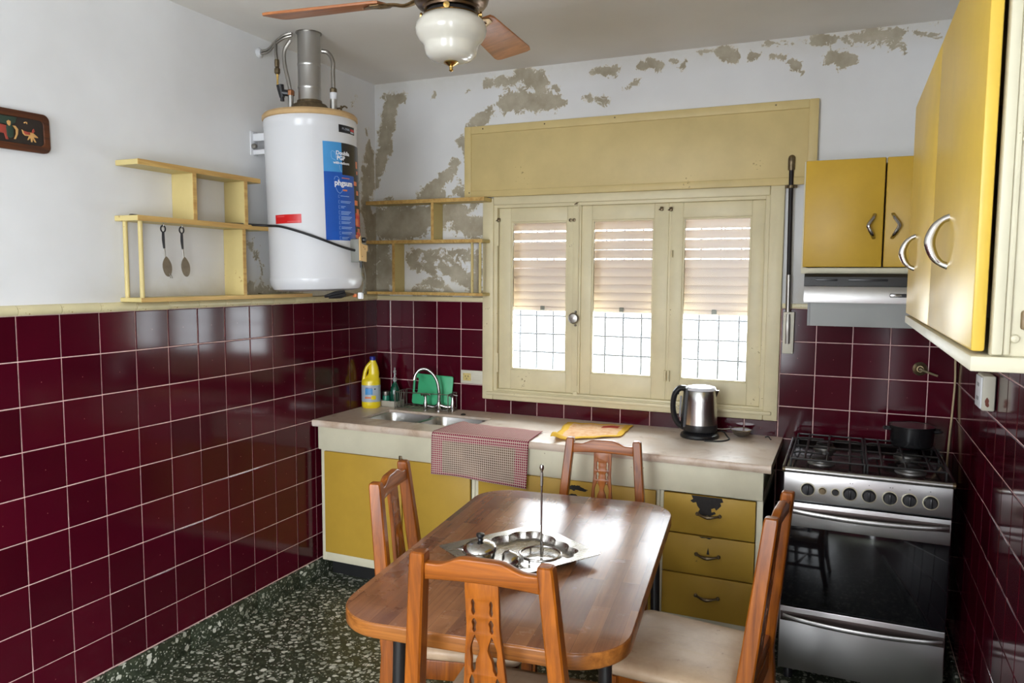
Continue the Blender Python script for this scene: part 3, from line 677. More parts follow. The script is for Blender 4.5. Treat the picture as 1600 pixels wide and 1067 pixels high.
obj('flue_collar', lathe(B(), [(0.088, 0.802), (0.088, 0.812), (0.074, 0.832), (0.057, 0.838), (0.055, 0.85)], (0, 0, 0), 40), M['old_metal'], heater, world=False)
CAMA = -51.5
def patch(p0, p1, z0, z1, lift=0.0008, n=None, r=0.2035):
    """thin curved sheet on the tank between two view-relative angles"""
    n = n or max(2, int(abs(p1 - p0) / 4)); bm = B(); rg = []
    for i in range(n + 1):
        a = R(CAMA + p0 + (p1 - p0) * i / n)
        rg.append([(rr * math.cos(a), rr * math.sin(a), z) for rr, z in ((r + 0.0001, z0), (r + lift, z0), (r + lift, z1), (r + 0.0001, z1))])
    return loft(bm, rg)
def wrap_text(s, p0, z, size, bold=0.0, r=0.2035, lift=0.0016, tilt=0.0):
    bm = text2d(s, size, 0.0003, bold=bold)
    for v in bm.verts:
        a = R(CAMA + p0) + v.co.x / r; rr = r + lift + v.co.z; zz = z + v.co.y + v.co.x * tilt
        v.co = Vector((rr * math.cos(a), rr * math.sin(a), zz))
    return bm
Z0 = hb_.z
lab = obj('energy_label', patch(13, 60, 1.735 - Z0, 2.158 - Z0), M['navy'], heater, world=False, label='dark blue printed label')
obj('label_light_field', patch(13, 38, 2.030 - Z0, 2.158 - Z0, 0.0012), M['sky_blue'], lab, world=False)
obj('label_black_field', patch(38, 84, 2.020 - Z0, 2.158 - Z0, 0.0012), M['label_black'], lab, world=False)
obj('label_side_strip', patch(60, 84, 1.735 - Z0, 2.020 - Z0, 0.0010), M['label_black'], lab, world=False)
ic = B()
for k, (a, z, w, h) in enumerate([(64, 1.99, 8, 0.018), (70, 1.95, 8, 0.02), (65, 1.905, 9, 0.022), (70, 1.865, 10, 0.03), (66, 1.82, 10, 0.03), (71, 1.78, 9, 0.022), (64, 1.755, 8, 0.015), (70, 2.075, 6, 0.03), (71, 2.04, 5, 0.015)]):
    merge(ic, patch(a - w / 2, a + w / 2, z - h / 2 - Z0, z + h / 2 - Z0, 0.0015))
obj('label_icons', ic, M['label_orange'], lab, world=False, kind='stuff')
obj('label_badge', merge(patch(62, 80, 1.80 - Z0, 1.86 - Z0, 0.0014), patch(63, 80, 1.742 - Z0, 1.775 - Z0, 0.0014)), M['label_red'], lab, world=False, kind='stuff')
tx = wrap_text('Doublla', 29.5, 2.105 - Z0, 0.024, 0.0006); merge(tx, wrap_text('PGP', 30.5, 2.083 - Z0, 0.025, 0.0008)); merge(tx, wrap_text('with-vadoors', 25.5, 2.065 - Z0, 0.0165, 0.0004))
merge(tx, wrap_text('phgsum', 26, 1.973 - Z0, 0.034, 0.001))
obj('label_lettering', tx, M['label_white'], lab, world=False, kind='stuff')
def outline(pts, p0, z, th=0.0016):
    bm = B(); q = [Vector(((0.2035 + 0.0016) * math.cos(R(CAMA + p0) + x / 0.2035), (0.2035 + 0.0016) * math.sin(R(CAMA + p0) + x / 0.2035), z + y)) for x, y in pts]
    return tube(bm, q, th / 2, 5)
fx = outline([(0.02, -0.002), (0.004, 0.004), (0, 0.012), (0, 0.03), (0.005, 0.038), (0.016, 0.034), (0.022, 0.024), (0.022, 0.008)], 23, 2.082 - Z0)
merge(fx, outline([(0.0, 0.0), (0.004, -0.02), (0.010, -0.028)], 34, 2.06 - Z0))
merge(fx, outline([(0.0, 0.012), (0.004, 0.024), (0.016, 0.026), (0.024, 0.016), (0.026, 0.004)], 26, 1.985 - Z0)); merge(fx, outline([(0.006, 0), (0.014, -0.016), (0.026, -0.024), (0.036, -0.016), (0.042, -0.006)], 26, 1.962 - Z0))
zz = 1.928
for w, n in ((0.05, 1), (0.062, 2), (0.026, 2), (0.060, 3), (0.066, 3), (0.056, 2), (0.064, 2), (0.062, 2), (0.04, 2)):
    if n > 1 or w > 0.045: merge(fx, outline([(0.006, 0.003), (0, 0.003), (0, -0.006 - 0.002 * n), (0.006, -0.006 - 0.002 * n)], 31, zz - Z0, 0.001))
    for j in range(n): merge(fx, patch(34, 34 + (w - 0.008 * j) / 0.2035 * 57.3, zz - 0.006 * j - 0.0012 - Z0, zz - 0.006 * j + 0.001 - Z0, 0.0013))
    zz -= 0.0225
obj('label_fine_print', fx, M['label_pale'], lab, world=False, kind='stuff')
obj('label_accent', merge(patch(37, 50, 2.0045 - Z0, 2.0075 - Z0, 0.0014), patch(38, 45, 1.950 - Z0, 1.957 - Z0, 0.0014)), M['label_orange'], lab, world=False, kind='stuff')
bs = obj('maker_sticker', patch(35, 66, 2.203 - Z0, 2.236 - Z0, 0.001), M['label_black'], heater, world=False, label='small black sticker')
obj('sticker_lettering', merge(wrap_text('M..DEAL', 40, 2.2155 - Z0, 0.014), patch(56, 64, 2.208 - Z0, 2.214 - Z0, 0.0014)), M['label_grey'], bs, world=False, kind='stuff')
obj('sticker_flash', patch(56, 65, 2.216 - Z0, 2.226 - Z0, 0.0014), M['label_red'], bs, world=False)
rs = obj('warning_sticker', patch(-53, -15.5, 1.809 - Z0, 1.847 - Z0, 0.001), M['label_red'], heater, world=False, label='small red warning sticker')
obj('sticker_print', merge(patch(-50, -38, 1.838 - Z0, 1.840 - Z0, 0.0014), patch(-34, -17, 1.815 - Z0, 1.817 - Z0, 0.0014)), plain('faded_red_print', srgb(224, 120, 116), 0.4), rs, world=False, kind='stuff')
# wall bracket
br = B(); box(br, (0.0, -1.000, 2.125), (0.006, -0.955, 2.232), 0.002); box(br, (0.0, -0.985, 2.188), (0.10, -0.970, 2.222), 0.003); box(br, (0.0, -0.985, 2.128), (0.09, -0.970, 2.150), 0.003)
bro = obj('wall_bracket', br, M['white_enamel'], heater)
obj('bracket_bolt', lathe(B(), [(0.013, 0), (0.013, 0.008), (0.008, 0.018), (0, 0.02)], (0.006, -0.985, 2.165), 8, (1, 0, 0)), M['dull_steel'], bro)
# thermostat cover on the lower right flank
ta = R(CAMA + 62); tc = Vector((math.cos(ta), math.sin(ta), 0)); tn = Vector((-math.sin(ta), math.cos(ta), 0))
Mx = Matrix(((tn.x, tc.x, 0, 0.2035 * tc.x), (tn.y, tc.y, 0, 0.2035 * tc.y), (0, 0, 1, 0), (0, 0, 0, 1)))
th = box(B(), (-0.05, -0.012, 1.640 - Z0), (0.03, 0.034, 1.742 - Z0), 0.004); th.transform(Mx)
tho = obj('thermostat_box', th, M['grey_box'], heater, world=False)
tb = fill2d([[(-0.052, 1.652 - Z0), (-0.05, 1.748 - Z0), (-0.034, 1.756 - Z0), (-0.030, 1.722 - Z0), (0.008, 1.716 - Z0), (0.034, 1.716 - Z0), (0.034, 1.690 - Z0), (0.020, 1.688 - Z0), (0.016, 1.640 - Z0), (-0.052, 1.646 - Z0)]], 0.005, 0.0008)
tb.transform(Mx @ T(0, 0.037, 0) @ XZ @ T(0, 0, 0)); obj('thermostat_cover', tb, M['cardboard'], tho, world=False, label='tan cover plate')
kn = lathe(B(), [(0.012, 0), (0.012, 0.01), (0.009, 0.016), (0, 0.017)], (0, 0, 0), 14, (0, 1, 0)); kn.transform(Mx @ T(-0.014, 0.036, 1.738 - Z0)); obj('thermostat_knob', kn, M['black'], tho, world=False)
for q in ((-0.012, 1.706), (0.0, 1.698), (-0.03, 1.664)):
    s = lathe(B(), [(0.003, 0), (0.002, 0.002)], (0, 0, 0), 8, (0, 1, 0)); s.transform(Mx @ T(q[0], 0.039, q[1] - Z0)); obj('cover_screw', s, M['old_metal'], tho, world=False)
pl = lathe(B(), [(0.006, -0.03), (0.006, 0.0)], (0, 0, 0), 10); pl.transform(Mx @ T(-0.02, 0.028, 1.645 - Z0)); obj('cable_gland', pl, M['black'], tho, world=False)
hm = wmat(heater)
def HW(phi, z, r): a = R(CAMA + phi); return hm @ Vector((r * math.cos(a), r * math.sin(a), z - Z0))
# power cable from the shelf to the thermostat
c0 = HW(52, 1.690, 0.222)
tag(obj('power_cable', tube(B(), [(0.08, -1.24, 1.800), (0.115, -1.14, 1.801), HW(-62, 1.803, 0.225), HW(-40, 1.795, 0.222), HW(-18, 1.772, 0.221), HW(5, 1.740, 0.221), HW(25, 1.712, 0.221), HW(40, 1.697, 0.221), c0], 0.0055, 10, 6), M['black']),
    'thick black cable running from the shelf across the front of the water heater', 'cable')
# thin wires under the thermostat
tag(obj('thin_wire', tube(tube(B(), [HW(58, 1.64, 0.232), HW(55, 1.59, 0.236), HW(60, 1.55, 0.238), HW(57, 1.50, 0.235)], 0.0015, 6, 5), [HW(60, 1.64, 0.234), HW(64, 1.58, 0.238), HW(62, 1.53, 0.238), HW(58, 1.50, 0.236)], 0.0015, 6, 5), M['grey_box']),
    'thin grey wires hanging below the tan thermostat cover', 'wire')
# flue and hoses
fl = thing('flue_pipe', 'grey metal flue rising from the water heater to the ceiling', 'pipe', ht_)
for a, b in ((2.33, 2.42), (2.415, 2.52), (2.515, H)):
    obj('flue_section', lathe(B(), [(0.0505, a), (0.0518, a + 0.004), (0.0518, a + 0.01), (0.0502, a + 0.014), (0.0502, b)], (0.2485, -0.8865, 0), 40), M['galv'], fl)
obj('ceiling_ring', lathe(B(), [(0.052, H - 0.003), (0.058, H - 0.002), (0.058, H), (0.052, H)], (0.2485, -0.8865, 0), 40), M['dull_steel'], fl)
hose = thing('water_hose', 'right-hand braided hose arching from the ceiling side of the flue into the heater', 'hose', (0.335, -0.845, 2.3))
obj('hose', tube(B(), [(0.290, -0.850, 2.590), (0.315, -0.838, 2.583), (0.338, -0.834, 2.545), (0.340, -0.836, 2.49), (0.343, -0.838, 2.42)], 0.0095, 10, 5), M['dull_steel'], hose)
obj('coupling_nut', lathe(B(), [(0.016, 2.405), (0.016, 2.42), (0.012, 2.425)], (0.343, -0.838, 0), 8), M['old_metal'], hose)
obj('riser', lathe(B(), [(0.0165, 2.305), (0.0165, 2.385)], (0.343, -0.838, 0), 16), M['galv'], hose)
obj('riser_sleeve', lathe(B(), [(0.0168, 2.375), (0.0168, 2.404)], (0.343, -0.838, 0), 16), M['white_enamel'], hose)
tp = B(); tube(tp, [(0.356, -0.830, 2.335), (0.372, -0.822, 2.338), (0.386, -0.816, 2.346), (0.398, -0.812, 2.338)], 0.004, 6, 3); tube(tp, [(0.372, -0.822, 2.318), (0.372, -0.822, 2.348)], 0.005, 6)
obj('small_tap', tp, M['old_metal'], hose)
hs2 = thing('water_hose', 'left-hand braided hose dropping beside the flue to the black valve', 'hose', (0.16, -0.93, 2.3))
obj('hose', tube(B(), [(0.185, -0.935, 2.625), (0.160, -0.945, 2.580), (0.160, -0.945, 2.52), (0.172, -0.94, 2.46), (0.182, -0.935, 2.40)], 0.0085, 10, 5), M['dull_steel'], hs2)
obj('riser', lathe(B(), [(0.0125, 2.305), (0.0125, 2.40)], (0.182, -0.935, 0), 12), M['galv'], hs2)
obj('coupling_nut', lathe(B(), [(0.017, 2.385), (0.017, 2.405), (0.013, 2.41)], (0.182, -0.935, 0), 8), plain('copper_nut', (0.30, 0.13, 0.06, 1), 0.4, 0.9), hs2)
vb = B(); tube(vb, [(0.178, -0.938, 2.395), (0.150, -0.953, 2.398)], 0.014, 10); tube(vb, [(0.150, -0.953, 2.376), (0.142, -0.957, 2.43)], 0.013, 10, rr=[0.012, 0.017]); tube(vb, [(0.150, -0.953, 2.36), (0.150, -0.953, 2.38)], 0.009, 8)
obj('safety_valve', vb, M['black'], hs2)
wh = thing('wall_hose', 'pair of thin grey pipes entering the left wall above the water heater', 'pipe', (0.0, -0.93, 2.59))
obj('wall_flange', lathe(B(), [(0.022, 0), (0.024, 0.004), (0.014, 0.010), (0.012, 0.014)], (0, -0.928, 2.592), 20, (1, 0, 0)), M['white_enamel'], wh)
for dz in (0.006, -0.006): obj('pipe', tube(B(), [(0.0, -0.93, 2.592 + dz), (0.05, -0.925, 2.598 + dz), (0.10, -0.935, 2.622 + dz), (0.15, -0.94, 2.642 + dz), (0.19, -0.93, 2.652 + dz)], 0.0055, 8, 5), M['dull_steel'], wh)
dr = thing('gas_connector', 'thin drop pipe with rusty joints hanging left of the flue', 'pipe', (0.112, -0.945, 2.4))
obj('drop_pipe', tube(B(), [(0.105, -0.937, 2.625), (0.112, -0.945, 2.58), (0.118, -0.948, 2.54)], 0.0075, 8, 4), M['dull_steel'], dr)
obj('joint_nut', lathe(B(), [(0.010, 2.513), (0.011, 2.53), (0.010, 2.545)], (0.120, -0.949, 0), 8), M['old_metal'], dr)
obj('joint_body', lathe(B(), [(0.006, 2.478), (0.013, 2.487), (0.013, 2.503), (0.006, 2.513)], (0.122, -0.950, 0), 12), M['old_metal'], dr)
obj('brass_stem', lathe(B(), [(0.005, 2.428), (0.004, 2.45), (0.006, 2.48)], (0.124, -0.952, 0), 8), M['brass'], dr)
# odds and ends lying on the ledge below the heater
pl = thing('pliers', 'black-handled tool lying on the tile ledge under the water heater', 'tool', (0.15, -0.46, 1.48))
a = HW(10, 1.490, 0.17); b = HW(42, 1.498, 0.20)
dirv = (b - a).normalized()
obj('handle', tube(tube(B(), [a, a + dirv * 0.05 + Vector((0, 0, 0.006)), a + dirv * 0.09 + Vector((0, 0, 0.010))], 0.011, 8, 3, rr=[0.006, 0.013, 0.010]), [a + Vector((0.02, 0.004, -0.004)), a + dirv * 0.06 + Vector((0.012, 0, -0.004)), a + dirv * 0.1 + Vector((0, 0, 0.002))], 0.01, 8, 3, rr=[0.005, 0.011, 0.008]), M['black'], pl)
obj('jaw', tube(B(), [a + dirv * 0.09, a + dirv * 0.13 + Vector((0, 0, -0.002))], 0.008, 8, rr=[0.012, 0.004]), M['old_metal'], pl)
pgx = HW(57, 1.49, 0.225)
pb = thing('plug', 'small clear plug with an orange end hanging at the foot of the thin wires', 'plug', pgx)
obj('plug_body', bx(pgx + Vector((-0.010, -0.010, -0.016)), pgx + Vector((0.010, 0.010, 0.014)), 0.004), M['label_white'], pb)
obj('plug_end', bx(pgx + Vector((-0.030, -0.020, -0.008)), pgx + Vector((-0.012, -0.008, 0.008)), 0.003), M['label_orange'], pb)
tw = B(); tube(tw, [(0.03, -1.02, 1.486), (0.06, -0.95, 1.488), (0.05, -0.86, 1.486)], 0.002, 6, 4); tube(tw, [(0.02, -0.99, 1.500), (0.05, -0.95, 1.488), (0.075, -0.93, 1.482)], 0.003, 6, 3); tube(tw, [(0.09, -0.80, 1.492), (0.10, -0.70, 1.482), (0.08, -0.58, 1.482)], 0.0022, 6, 4)
tag(obj('loose_wire', tw, M['old_metal']), 'bits of dark wire lying along the tile ledge left of the black tool', 'wire')
# ---------------------------------------------------------------- wall shelves
CS = M['cream_shelf']; SE = M['shelf_edge']
def board(parent, lo, hi, edge, name='shelf_board'):
    """painted board with a worn wooden front edge"""
    b = obj(name, bx(lo, hi, 0.002, 1), CS, parent)
    e = {'x': ((hi[0] - 0.001, lo[1], lo[2]), (hi[0] + 0.0015, hi[1], hi[2])), '-y': ((lo[0], lo[1] - 0.0015, lo[2]), (hi[0], lo[1] + 0.001, hi[2]))}[edge]
    obj('worn_edge', bx(*e), SE, b); return b
s1 = thing('wall_shelf', 'cream two-tier open shelf on the white left wall with two spoons hanging from it', 'shelf', (0, -1.35, 1.48), group='cream wall shelves')
board(s1, (0.001, -1.700, 1.984), (0.118, -0.985 - 0.085, 2.004), 'x'); board(s1, (0.001, -1.712, 1.780), (0.122, -1.02, 1.800), 'x')
board(s1, (0.001, -1.700, 1.4805), (0.112, -0.72, 1.4965), 'x')
board(s1, (0.001, -1.446, 1.800), (0.116, -1.428, 1.984), 'x', 'divider'); board(s1, (0.001, -1.166, 1.800), (0.116, -1.148, 1.984), 'x', 'divider'); board(s1, (0.001, -1.176, 1.4965), (0.110, -1.158, 1.780), 'x', 'divider')
for x in (0.022, 0.100): obj('dowel', tube(B(), [(x, -1.684, 1.4965), (x, -1.684, 1.780)], 0.0085, 12), CS, s1)
tag(obj('black_clip', bx((0.05, -1.69, 1.800), (0.066, -1.66, 1.807), 0.003), M['black']), 'small black clip lying on the near end of the left shelf', 'clip')
s2 = thing('wall_shelf', 'cream two-tier open shelf on the peeling back wall between heater and window', 'shelf', (0.37, 0, 1.48), group='cream wall shelves')
board(s2, (0.012, -0.115, 1.978), (0.748, -0.002, 1.998), '-y'); board(s2, (0.012, -0.115, 1.762), (0.738, -0.002, 1.780), '-y'); board(s2, (0.012, -0.112, 1.4805), (0.738, -0.002, 1.4955), '-y')
board(s2, (0.424, -0.105, 1.780), (0.440, -0.002, 1.978), '-y', 'divider'); board(s2, (0.176, -0.105, 1.4955), (0.192, -0.002, 1.762), '-y', 'divider')
obj('dowel', tube(B(), [(0.668, -0.094, 1.4955), (0.668, -0.094, 1.762)], 0.0075, 12), CS, s2)
obj('dowel', tube(B(), [(0.715, -0.094, 1.4955), (0.715, -0.094, 1.762)], 0.0075, 12), CS, s2)

# hanging spoons
def spoon(y, label, slotted):
    t = thing('serving_spoon', label, 'spoon', (0.105, y, 1.77), group='spoons hanging from the shelf')
    x = 0.105
    obj('hook', tube(B(), [(x, y, 1.7815), (x + 0.004, y, 1.772), (x, y, 1.764), (x - 0.004, y, 1.768)], 0.0015, 6, 3), M['dull_steel'], t)
    r = B(); tube(r, [(x + 0.0, y + 0.0105 * math.sin(a), 1.757 + 0.0125 * math.cos(a)) for a in np.linspace(0, 2 * PI, 17)], 0.0028, 8)
    h = obj('handle', tube(r, [(x, y, 1.746), (x, y, 1.715), (x + 0.002, y + 0.001, 1.683)], 0.006, 8, 3, rr=[0.0055, 0.0065, 0.0045], flat=(1, 0.7)), M['black'], t)
    obj('shank', tube(B(), [(x + 0.002, y + 0.001, 1.685), (x + 0.004, y + 0.003, 1.648)], 0.003, 8), M['dull_steel'], t)
    # bowl: shallow dish, hanging with the hollow towards the room
    bm = B(); rings = []
    for k in range(7):
        f = k / 6; row = []
        for a in np.linspace(0, 2 * PI, 25)[:-1]:
            u = 0.0215 * f * math.sin(a); v = 0.0385 * f * math.cos(a)
            if v < 0: u *= (1 - 0.0 * f)
            else: u *= 1 - 0.45 * (v / 0.0385) ** 2
            row.append((x + 0.008 - 0.012 * (1 - f * f) + 0.002, y + 0.006 + u + v * -0.10, 1.614 + v))
        rings.append(row)
    loft(bm, rings[1:], True)
    dup = [[(p[0] - 0.0014, p[1], p[2]) for p in row] for row in rings[1:]]
    loft(bm, dup, True)
    loft(bm, [rings[-1], dup[-1]], False)
    obj('bowl', bm, plain('tarnished_spoon', (0.15, 0.12, 0.085, 1), 0.35, 0.85, var=0.2, vscale=40), t)
    if slotted:
        for q in (0.002, 0.010): obj('tine', tube(B(), [(x + 0.008, y + 0.010 + q, 1.592), (x + 0.012, y + 0.016 + q, 1.570)], 0.0016, 6), M['dull_steel'], t)
spoon(-1.586, 'spoon with a bent tined tip hanging nearer the shelf dowels', True)
spoon(-1.498, 'plain oval serving spoon hanging nearer the lower divider', False)

# carved plaque on the left wall (its near end is outside the picture)
pq = thing('wall_plaque', 'dark carved wooden plaque with painted relief figures on the white wall', 'plaque', (0, -2.09, 2.04))
pm = Matrix.Rotation(R(1.0), 4, 'X')
def PQ(outl, d0, bev=0.002): 
    b = fill2d(outl, d0, bev, 2); b.transform(T(d0 / 2, -2.095, 2.047) @ pm @ YZ); return b
obj('board', PQ([rounded(0.275, 0.128, 0.022, 8)], 0.012, 0.003), M['plaque'], pq)
rim = fill2d([rounded(0.275, 0.128, 0.022, 8), rounded(0.232, 0.084, 0.014, 8)], 0.006, 0.002, 2); rim.transform(T(0.014, -2.095, 2.047) @ pm @ YZ); obj('raised_rim', rim, M['plaque'], pq)
gd = fill2d([rounded(0.234, 0.086, 0.014, 8)], 0.001); gd.transform(T(0.0125, -2.095, 2.047) @ pm @ YZ); obj('painted_ground', gd, M['plaque_dark'], pq)
def relief(name, pts, mat, d=0.004):
    b = fill2d([[(x - 0.1375 + 0.0, y) for x, y in pts]], d, 0.0008); b.transform(T(0.0145, -2.095, 2.047) @ pm @ YZ); obj(name, b, M[mat], pq)
# coordinates: x from the hidden near end (0) to the far end (0.275), y from the plaque's middle
relief('foliage', [(0.09, 0.038), (0.165, 0.040), (0.16, 0.022), (0.14, 0.012), (0.11, 0.014), (0.09, 0.02)], 'plaque_green')
relief('horse', [(0.085, 0.006), (0.10, 0.012), (0.128, 0.010), (0.135, 0.0), (0.13, -0.014), (0.134, -0.034), (0.127, -0.034), (0.122, -0.016), (0.10, -0.016), (0.096, -0.034), (0.09, -0.034), (0.09, -0.012), (0.08, -0.004)], 'plaque_red')
relief('rider', [(0.130, -0.024), (0.128, 0.004), (0.134, 0.014), (0.146, 0.014), (0.153, 0.002), (0.150, -0.024), (0.14, -0.030)], 'plaque_green', 0.006)
relief('rider_head', [(0.133, 0.013), (0.131, 0.022), (0.137, 0.027), (0.144, 0.024), (0.143, 0.013), (0.138, 0.008)], 'plaque_tan', 0.007)
relief('colt', [(0.150, 0.012), (0.160, 0.012), (0.168, 0.002), (0.166, -0.014), (0.158, -0.030), (0.153, -0.030), (0.160, -0.014), (0.160, 0.0), (0.155, 0.006)], 'plaque_tan')
relief('dog', [(0.180, 0.004), (0.186, 0.000), (0.206, -0.001), (0.218, -0.003), (0.232, -0.013), (0.233, -0.016), (0.218, -0.016), (0.226, -0.031), (0.222, -0.031), (0.215, -0.020), (0.213, -0.032), (0.209, -0.032), (0.208, -0.018), (0.200, -0.027), (0.197, -0.027), (0.203, -0.014), (0.190, -0.014), (0.183, -0.008)], 'plaque_tan')
relief('dog_back', [(0.184, 0.001), (0.206, -0.002), (0.206, -0.010), (0.190, -0.011), (0.185, -0.006)], 'plaque_red', 0.0055)
relief('flower', [(0.213, -0.002), (0.216, 0.008), (0.220, 0.012), (0.223, 0.004), (0.218, -0.003)], 'plaque_red')
relief('bird', [(0.188, 0.028), (0.194, 0.031), (0.199, 0.030), (0.199, 0.024), (0.195, 0.028), (0.190, 0.025)], 'plaque_tan')

# ---------------------------------------------------------------- ceiling fan
FX, FY = 1.412, -1.706
fan = thing('ceiling_fan', 'bronze ceiling fan with wooden blades and a white stepped glass globe', 'ceiling fan', (FX, FY, H))
obj('canopy', lathe(B(), [(0.030, 2.56), (0.062, 2.60), (0.070, 2.64), (0.070, H)], (FX, FY, 0), 40), M['bronze'], fan)
obj('down_rod', lathe(B(), [(0.013, 2.46), (0.013, 2.58)], (FX, FY, 0), 16), M['bronze'], fan)
mh = obj('motor_housing', lathe(B(), [(0.03, 2.476), (0.075, 2.468), (0.103, 2.448), (0.110, 2.43), (0.110, 2.385), (0.106, 2.372), (0.098, 2.362), (0.080, 2.356), (0.078, 2.350)], (FX, FY, 0), 48), M['bronze'], fan)
bd = B()
for a in np.linspace(0, 2 * PI, 13)[:-1]:
    for q, (r0, z0) in enumerate(((0.111, 2.405), (0.111, 2.42))):
        tube(bd, [(FX + r0 * math.cos(a + t), FY + r0 * math.sin(a + t), z0 + 0.008 * math.sin(t * 14 + q * 2)) for t in np.linspace(-0.2, 0.2, 7)], 0.0028, 6)
lathe(bd, [(0.1105, 2.392), (0.1125, 2.395), (0.1105, 2.398)], (FX, FY, 0), 48)
obj('scroll_band', bd, M['bronze_band'], mh)
lk = obj('light_kit', lathe(B(), [(0.060, 2.352), (0.072, 2.346), (0.074, 2.335), (0.062, 2.330), (0.05, 2.330)], (FX, FY, 0), 40), M['black_iron'], fan)
for a in (20, 110, 200, 290): obj('thumb_screw', lathe(B(), [(0.005, 0), (0.005, 0.012), (0.009, 0.013), (0.009, 0.018), (0, 0.019)], (FX + 0.072 * math.cos(R(a)), FY + 0.072 * math.sin(R(a)), 2.338), 10, (math.cos(R(a)), math.sin(R(a)), 0)), M['brass'], lk)
gl = obj('glass_globe', lathe(B(), [(0.070, 2.334), (0.084, 2.330), (0.099, 2.314), (0.1035, 2.296), (0.1005, 2.281), (0.091, 2.266), (0.081, 2.256), (0.0775, 2.248), (0.0765, 2.238), (0.072, 2.225), (0.060, 2.214), (0.040, 2.208), (0.008, 2.206)], (FX, FY, 0), 56), M['opal'], fan)
obj('globe_ring', lathe(B(), [(0.072, 2.336), (0.083, 2.334), (0.085, 2.330), (0.078, 2.331)], (FX, FY, 0), 48), M['brass'], gl)
obj('finial', lathe(B(), [(0.006, 2.213), (0.020, 2.208), (0.022, 2.203), (0.014, 2.198), (0.006, 2.194), (0.005, 2.186), (0.007, 2.182), (0.0, 2.178)], (FX, FY, 0), 24), M['brass'], gl)
blade_me = None
for a in (6, 96, 186, 276):
    bl = [(0.0, -0.045)]
    L0, L1 = 0.215, 0.605
    pts = [(L0, 0.046), (L0 + 0.02, 0.052), (L1 - 0.03, 0.068), (L1 - 0.008, 0.064), (L1, 0.050), (L1, -0.050), (L1 - 0.008, -0.064), (L1 - 0.03, -0.068), (L0 + 0.02, -0.052), (L0, -0.046)]
    bm = fill2d([pts], 0.008, 0.0015)
    Mb = T(FX, FY, 2.392) @ Matrix.Rotation(R(a), 4, 'Z') @ Matrix.Rotation(R(-12), 4, 'X')
    bm.transform(Mb); bo = obj('blade', bm, M['blade'], fan)
    ab = B(); tube(ab, [(0.10, 0, 0.0), (0.145, 0, -0.012), (0.185, 0, -0.006), (0.225, 0, -0.006)], 0.012, 8, 4, rr=[0.013, 0.010, 0.009, 0.012], flat=(1.3, 0.6))
    merge(ab, fill2d([[(0.20, -0.020), (0.215, -0.040), (0.245, -0.040), (0.262, -0.020), (0.285, 0), (0.262, 0.020), (0.245, 0.040), (0.215, 0.040), (0.20, 0.020)], [(0.222, -0.022), (0.243, -0.022), (0.246, -0.010), (0.222, -0.010)], [(0.222, 0.010), (0.246, 0.010), (0.243, 0.022), (0.222, 0.022)]], 0.004, 0.001, 1, T(0, 0, -0.007)))
    ab.transform(Mb); ao = obj('blade_arm', ab, M['bronze_band'], bo)
# ---------------------------------------------------------------- worktop, sink, base cabinets
CT, CF = 0.843, -0.598                                    # worktop height, front edge
wt = thing('worktop', 'long worn marble worktop under the window', 'worktop', (1.12, -0.3, 0.81))
wb_ = B(); SX0, SX1, SY0, SY1 = 0.195, 0.825, -0.440, -0.172; X1 = 2.250
for lo, hi in (((0.0, CF, 0.810), (SX0, -0.001, CT)), ((SX1, CF, 0.810), (X1, -0.001, CT)), ((SX0, CF, 0.810), (SX1, SY0, CT)), ((SX0, SY1, 0.810), (SX1, -0.001, CT))): box(wb_, lo, hi)
bmesh.ops.remove_doubles(wb_, verts=wb_.verts, dist=1e-5)
obj('slab', wb_, M['marble'], wt)
nb = B(); tube(nb, [(0.0, CF + 0.002, 0.8265), (X1, CF + 0.002, 0.8265)], 0.0165, 12, flat=(0.5, 1)); obj('rounded_nosing', nb, M['marble'], wt)
sk = thing('kitchen_sink', 'steel double-bowl sink set into the marble worktop', 'sink', (0.51, -0.3, 0.68))
def basin(x0, x1, y0, y1, z0, z1):
    bm = B(); n = 5
    def rr(x0, x1, y0, y1, r, z): return [(px, py, z) for px, py in rounded(x1 - x0, y1 - y0, r, n, (x0 + x1) / 2, (y0 + y1) / 2)]
    loft(bm, [rr(x0 - 0.012, x1 + 0.012, y0 - 0.012, y1 + 0.012, 0.03, z1), rr(x0, x1, y0, y1, 0.04, z1), rr(x0 + 0.004, x1 - 0.004, y0 + 0.004, y1 - 0.004, 0.045, z1 - 0.02), rr(x0 + 0.012, x1 - 0.012, y0 + 0.012, y1 - 0.012, 0.05, z0 + 0.02), rr(x0 + 0.03, x1 - 0.03, y0 + 0.03, y1 - 0.03, 0.04, z0)], False)
    f = bm.faces.new([v for v in bm.verts if abs(v.co.z - z0) < 1e-6][:4 * (n + 1)]); bmesh.ops.recalc_face_normals(bm, faces=bm.faces)
    for f in bm.faces: f.normal_flip()
    return bm
SS = steel('sink_steel', (0.50, 0.49, 0.47, 1), 0.3, 0, 0.05, 60)
for x0, x1 in ((0.207, 0.498), (0.522, 0.813)):
    b = obj('bowl', basin(x0, x1, SY0 + 0.012, SY1 - 0.012, 0.680, 0.832), SS, sk)
    obj('drain', lathe(B(), [(0.032, 0), (0.03, 0.003), (0.018, 0.0015), (0, 0.0015)], ((x0 + x1) / 2, -0.306, 0.6805), 24), M['dull_steel'], b)
obj('divider', bx((0.497, SY0 + 0.008, 0.815), (0.523, SY1 - 0.008, 0.834), 0.004), SS, sk)
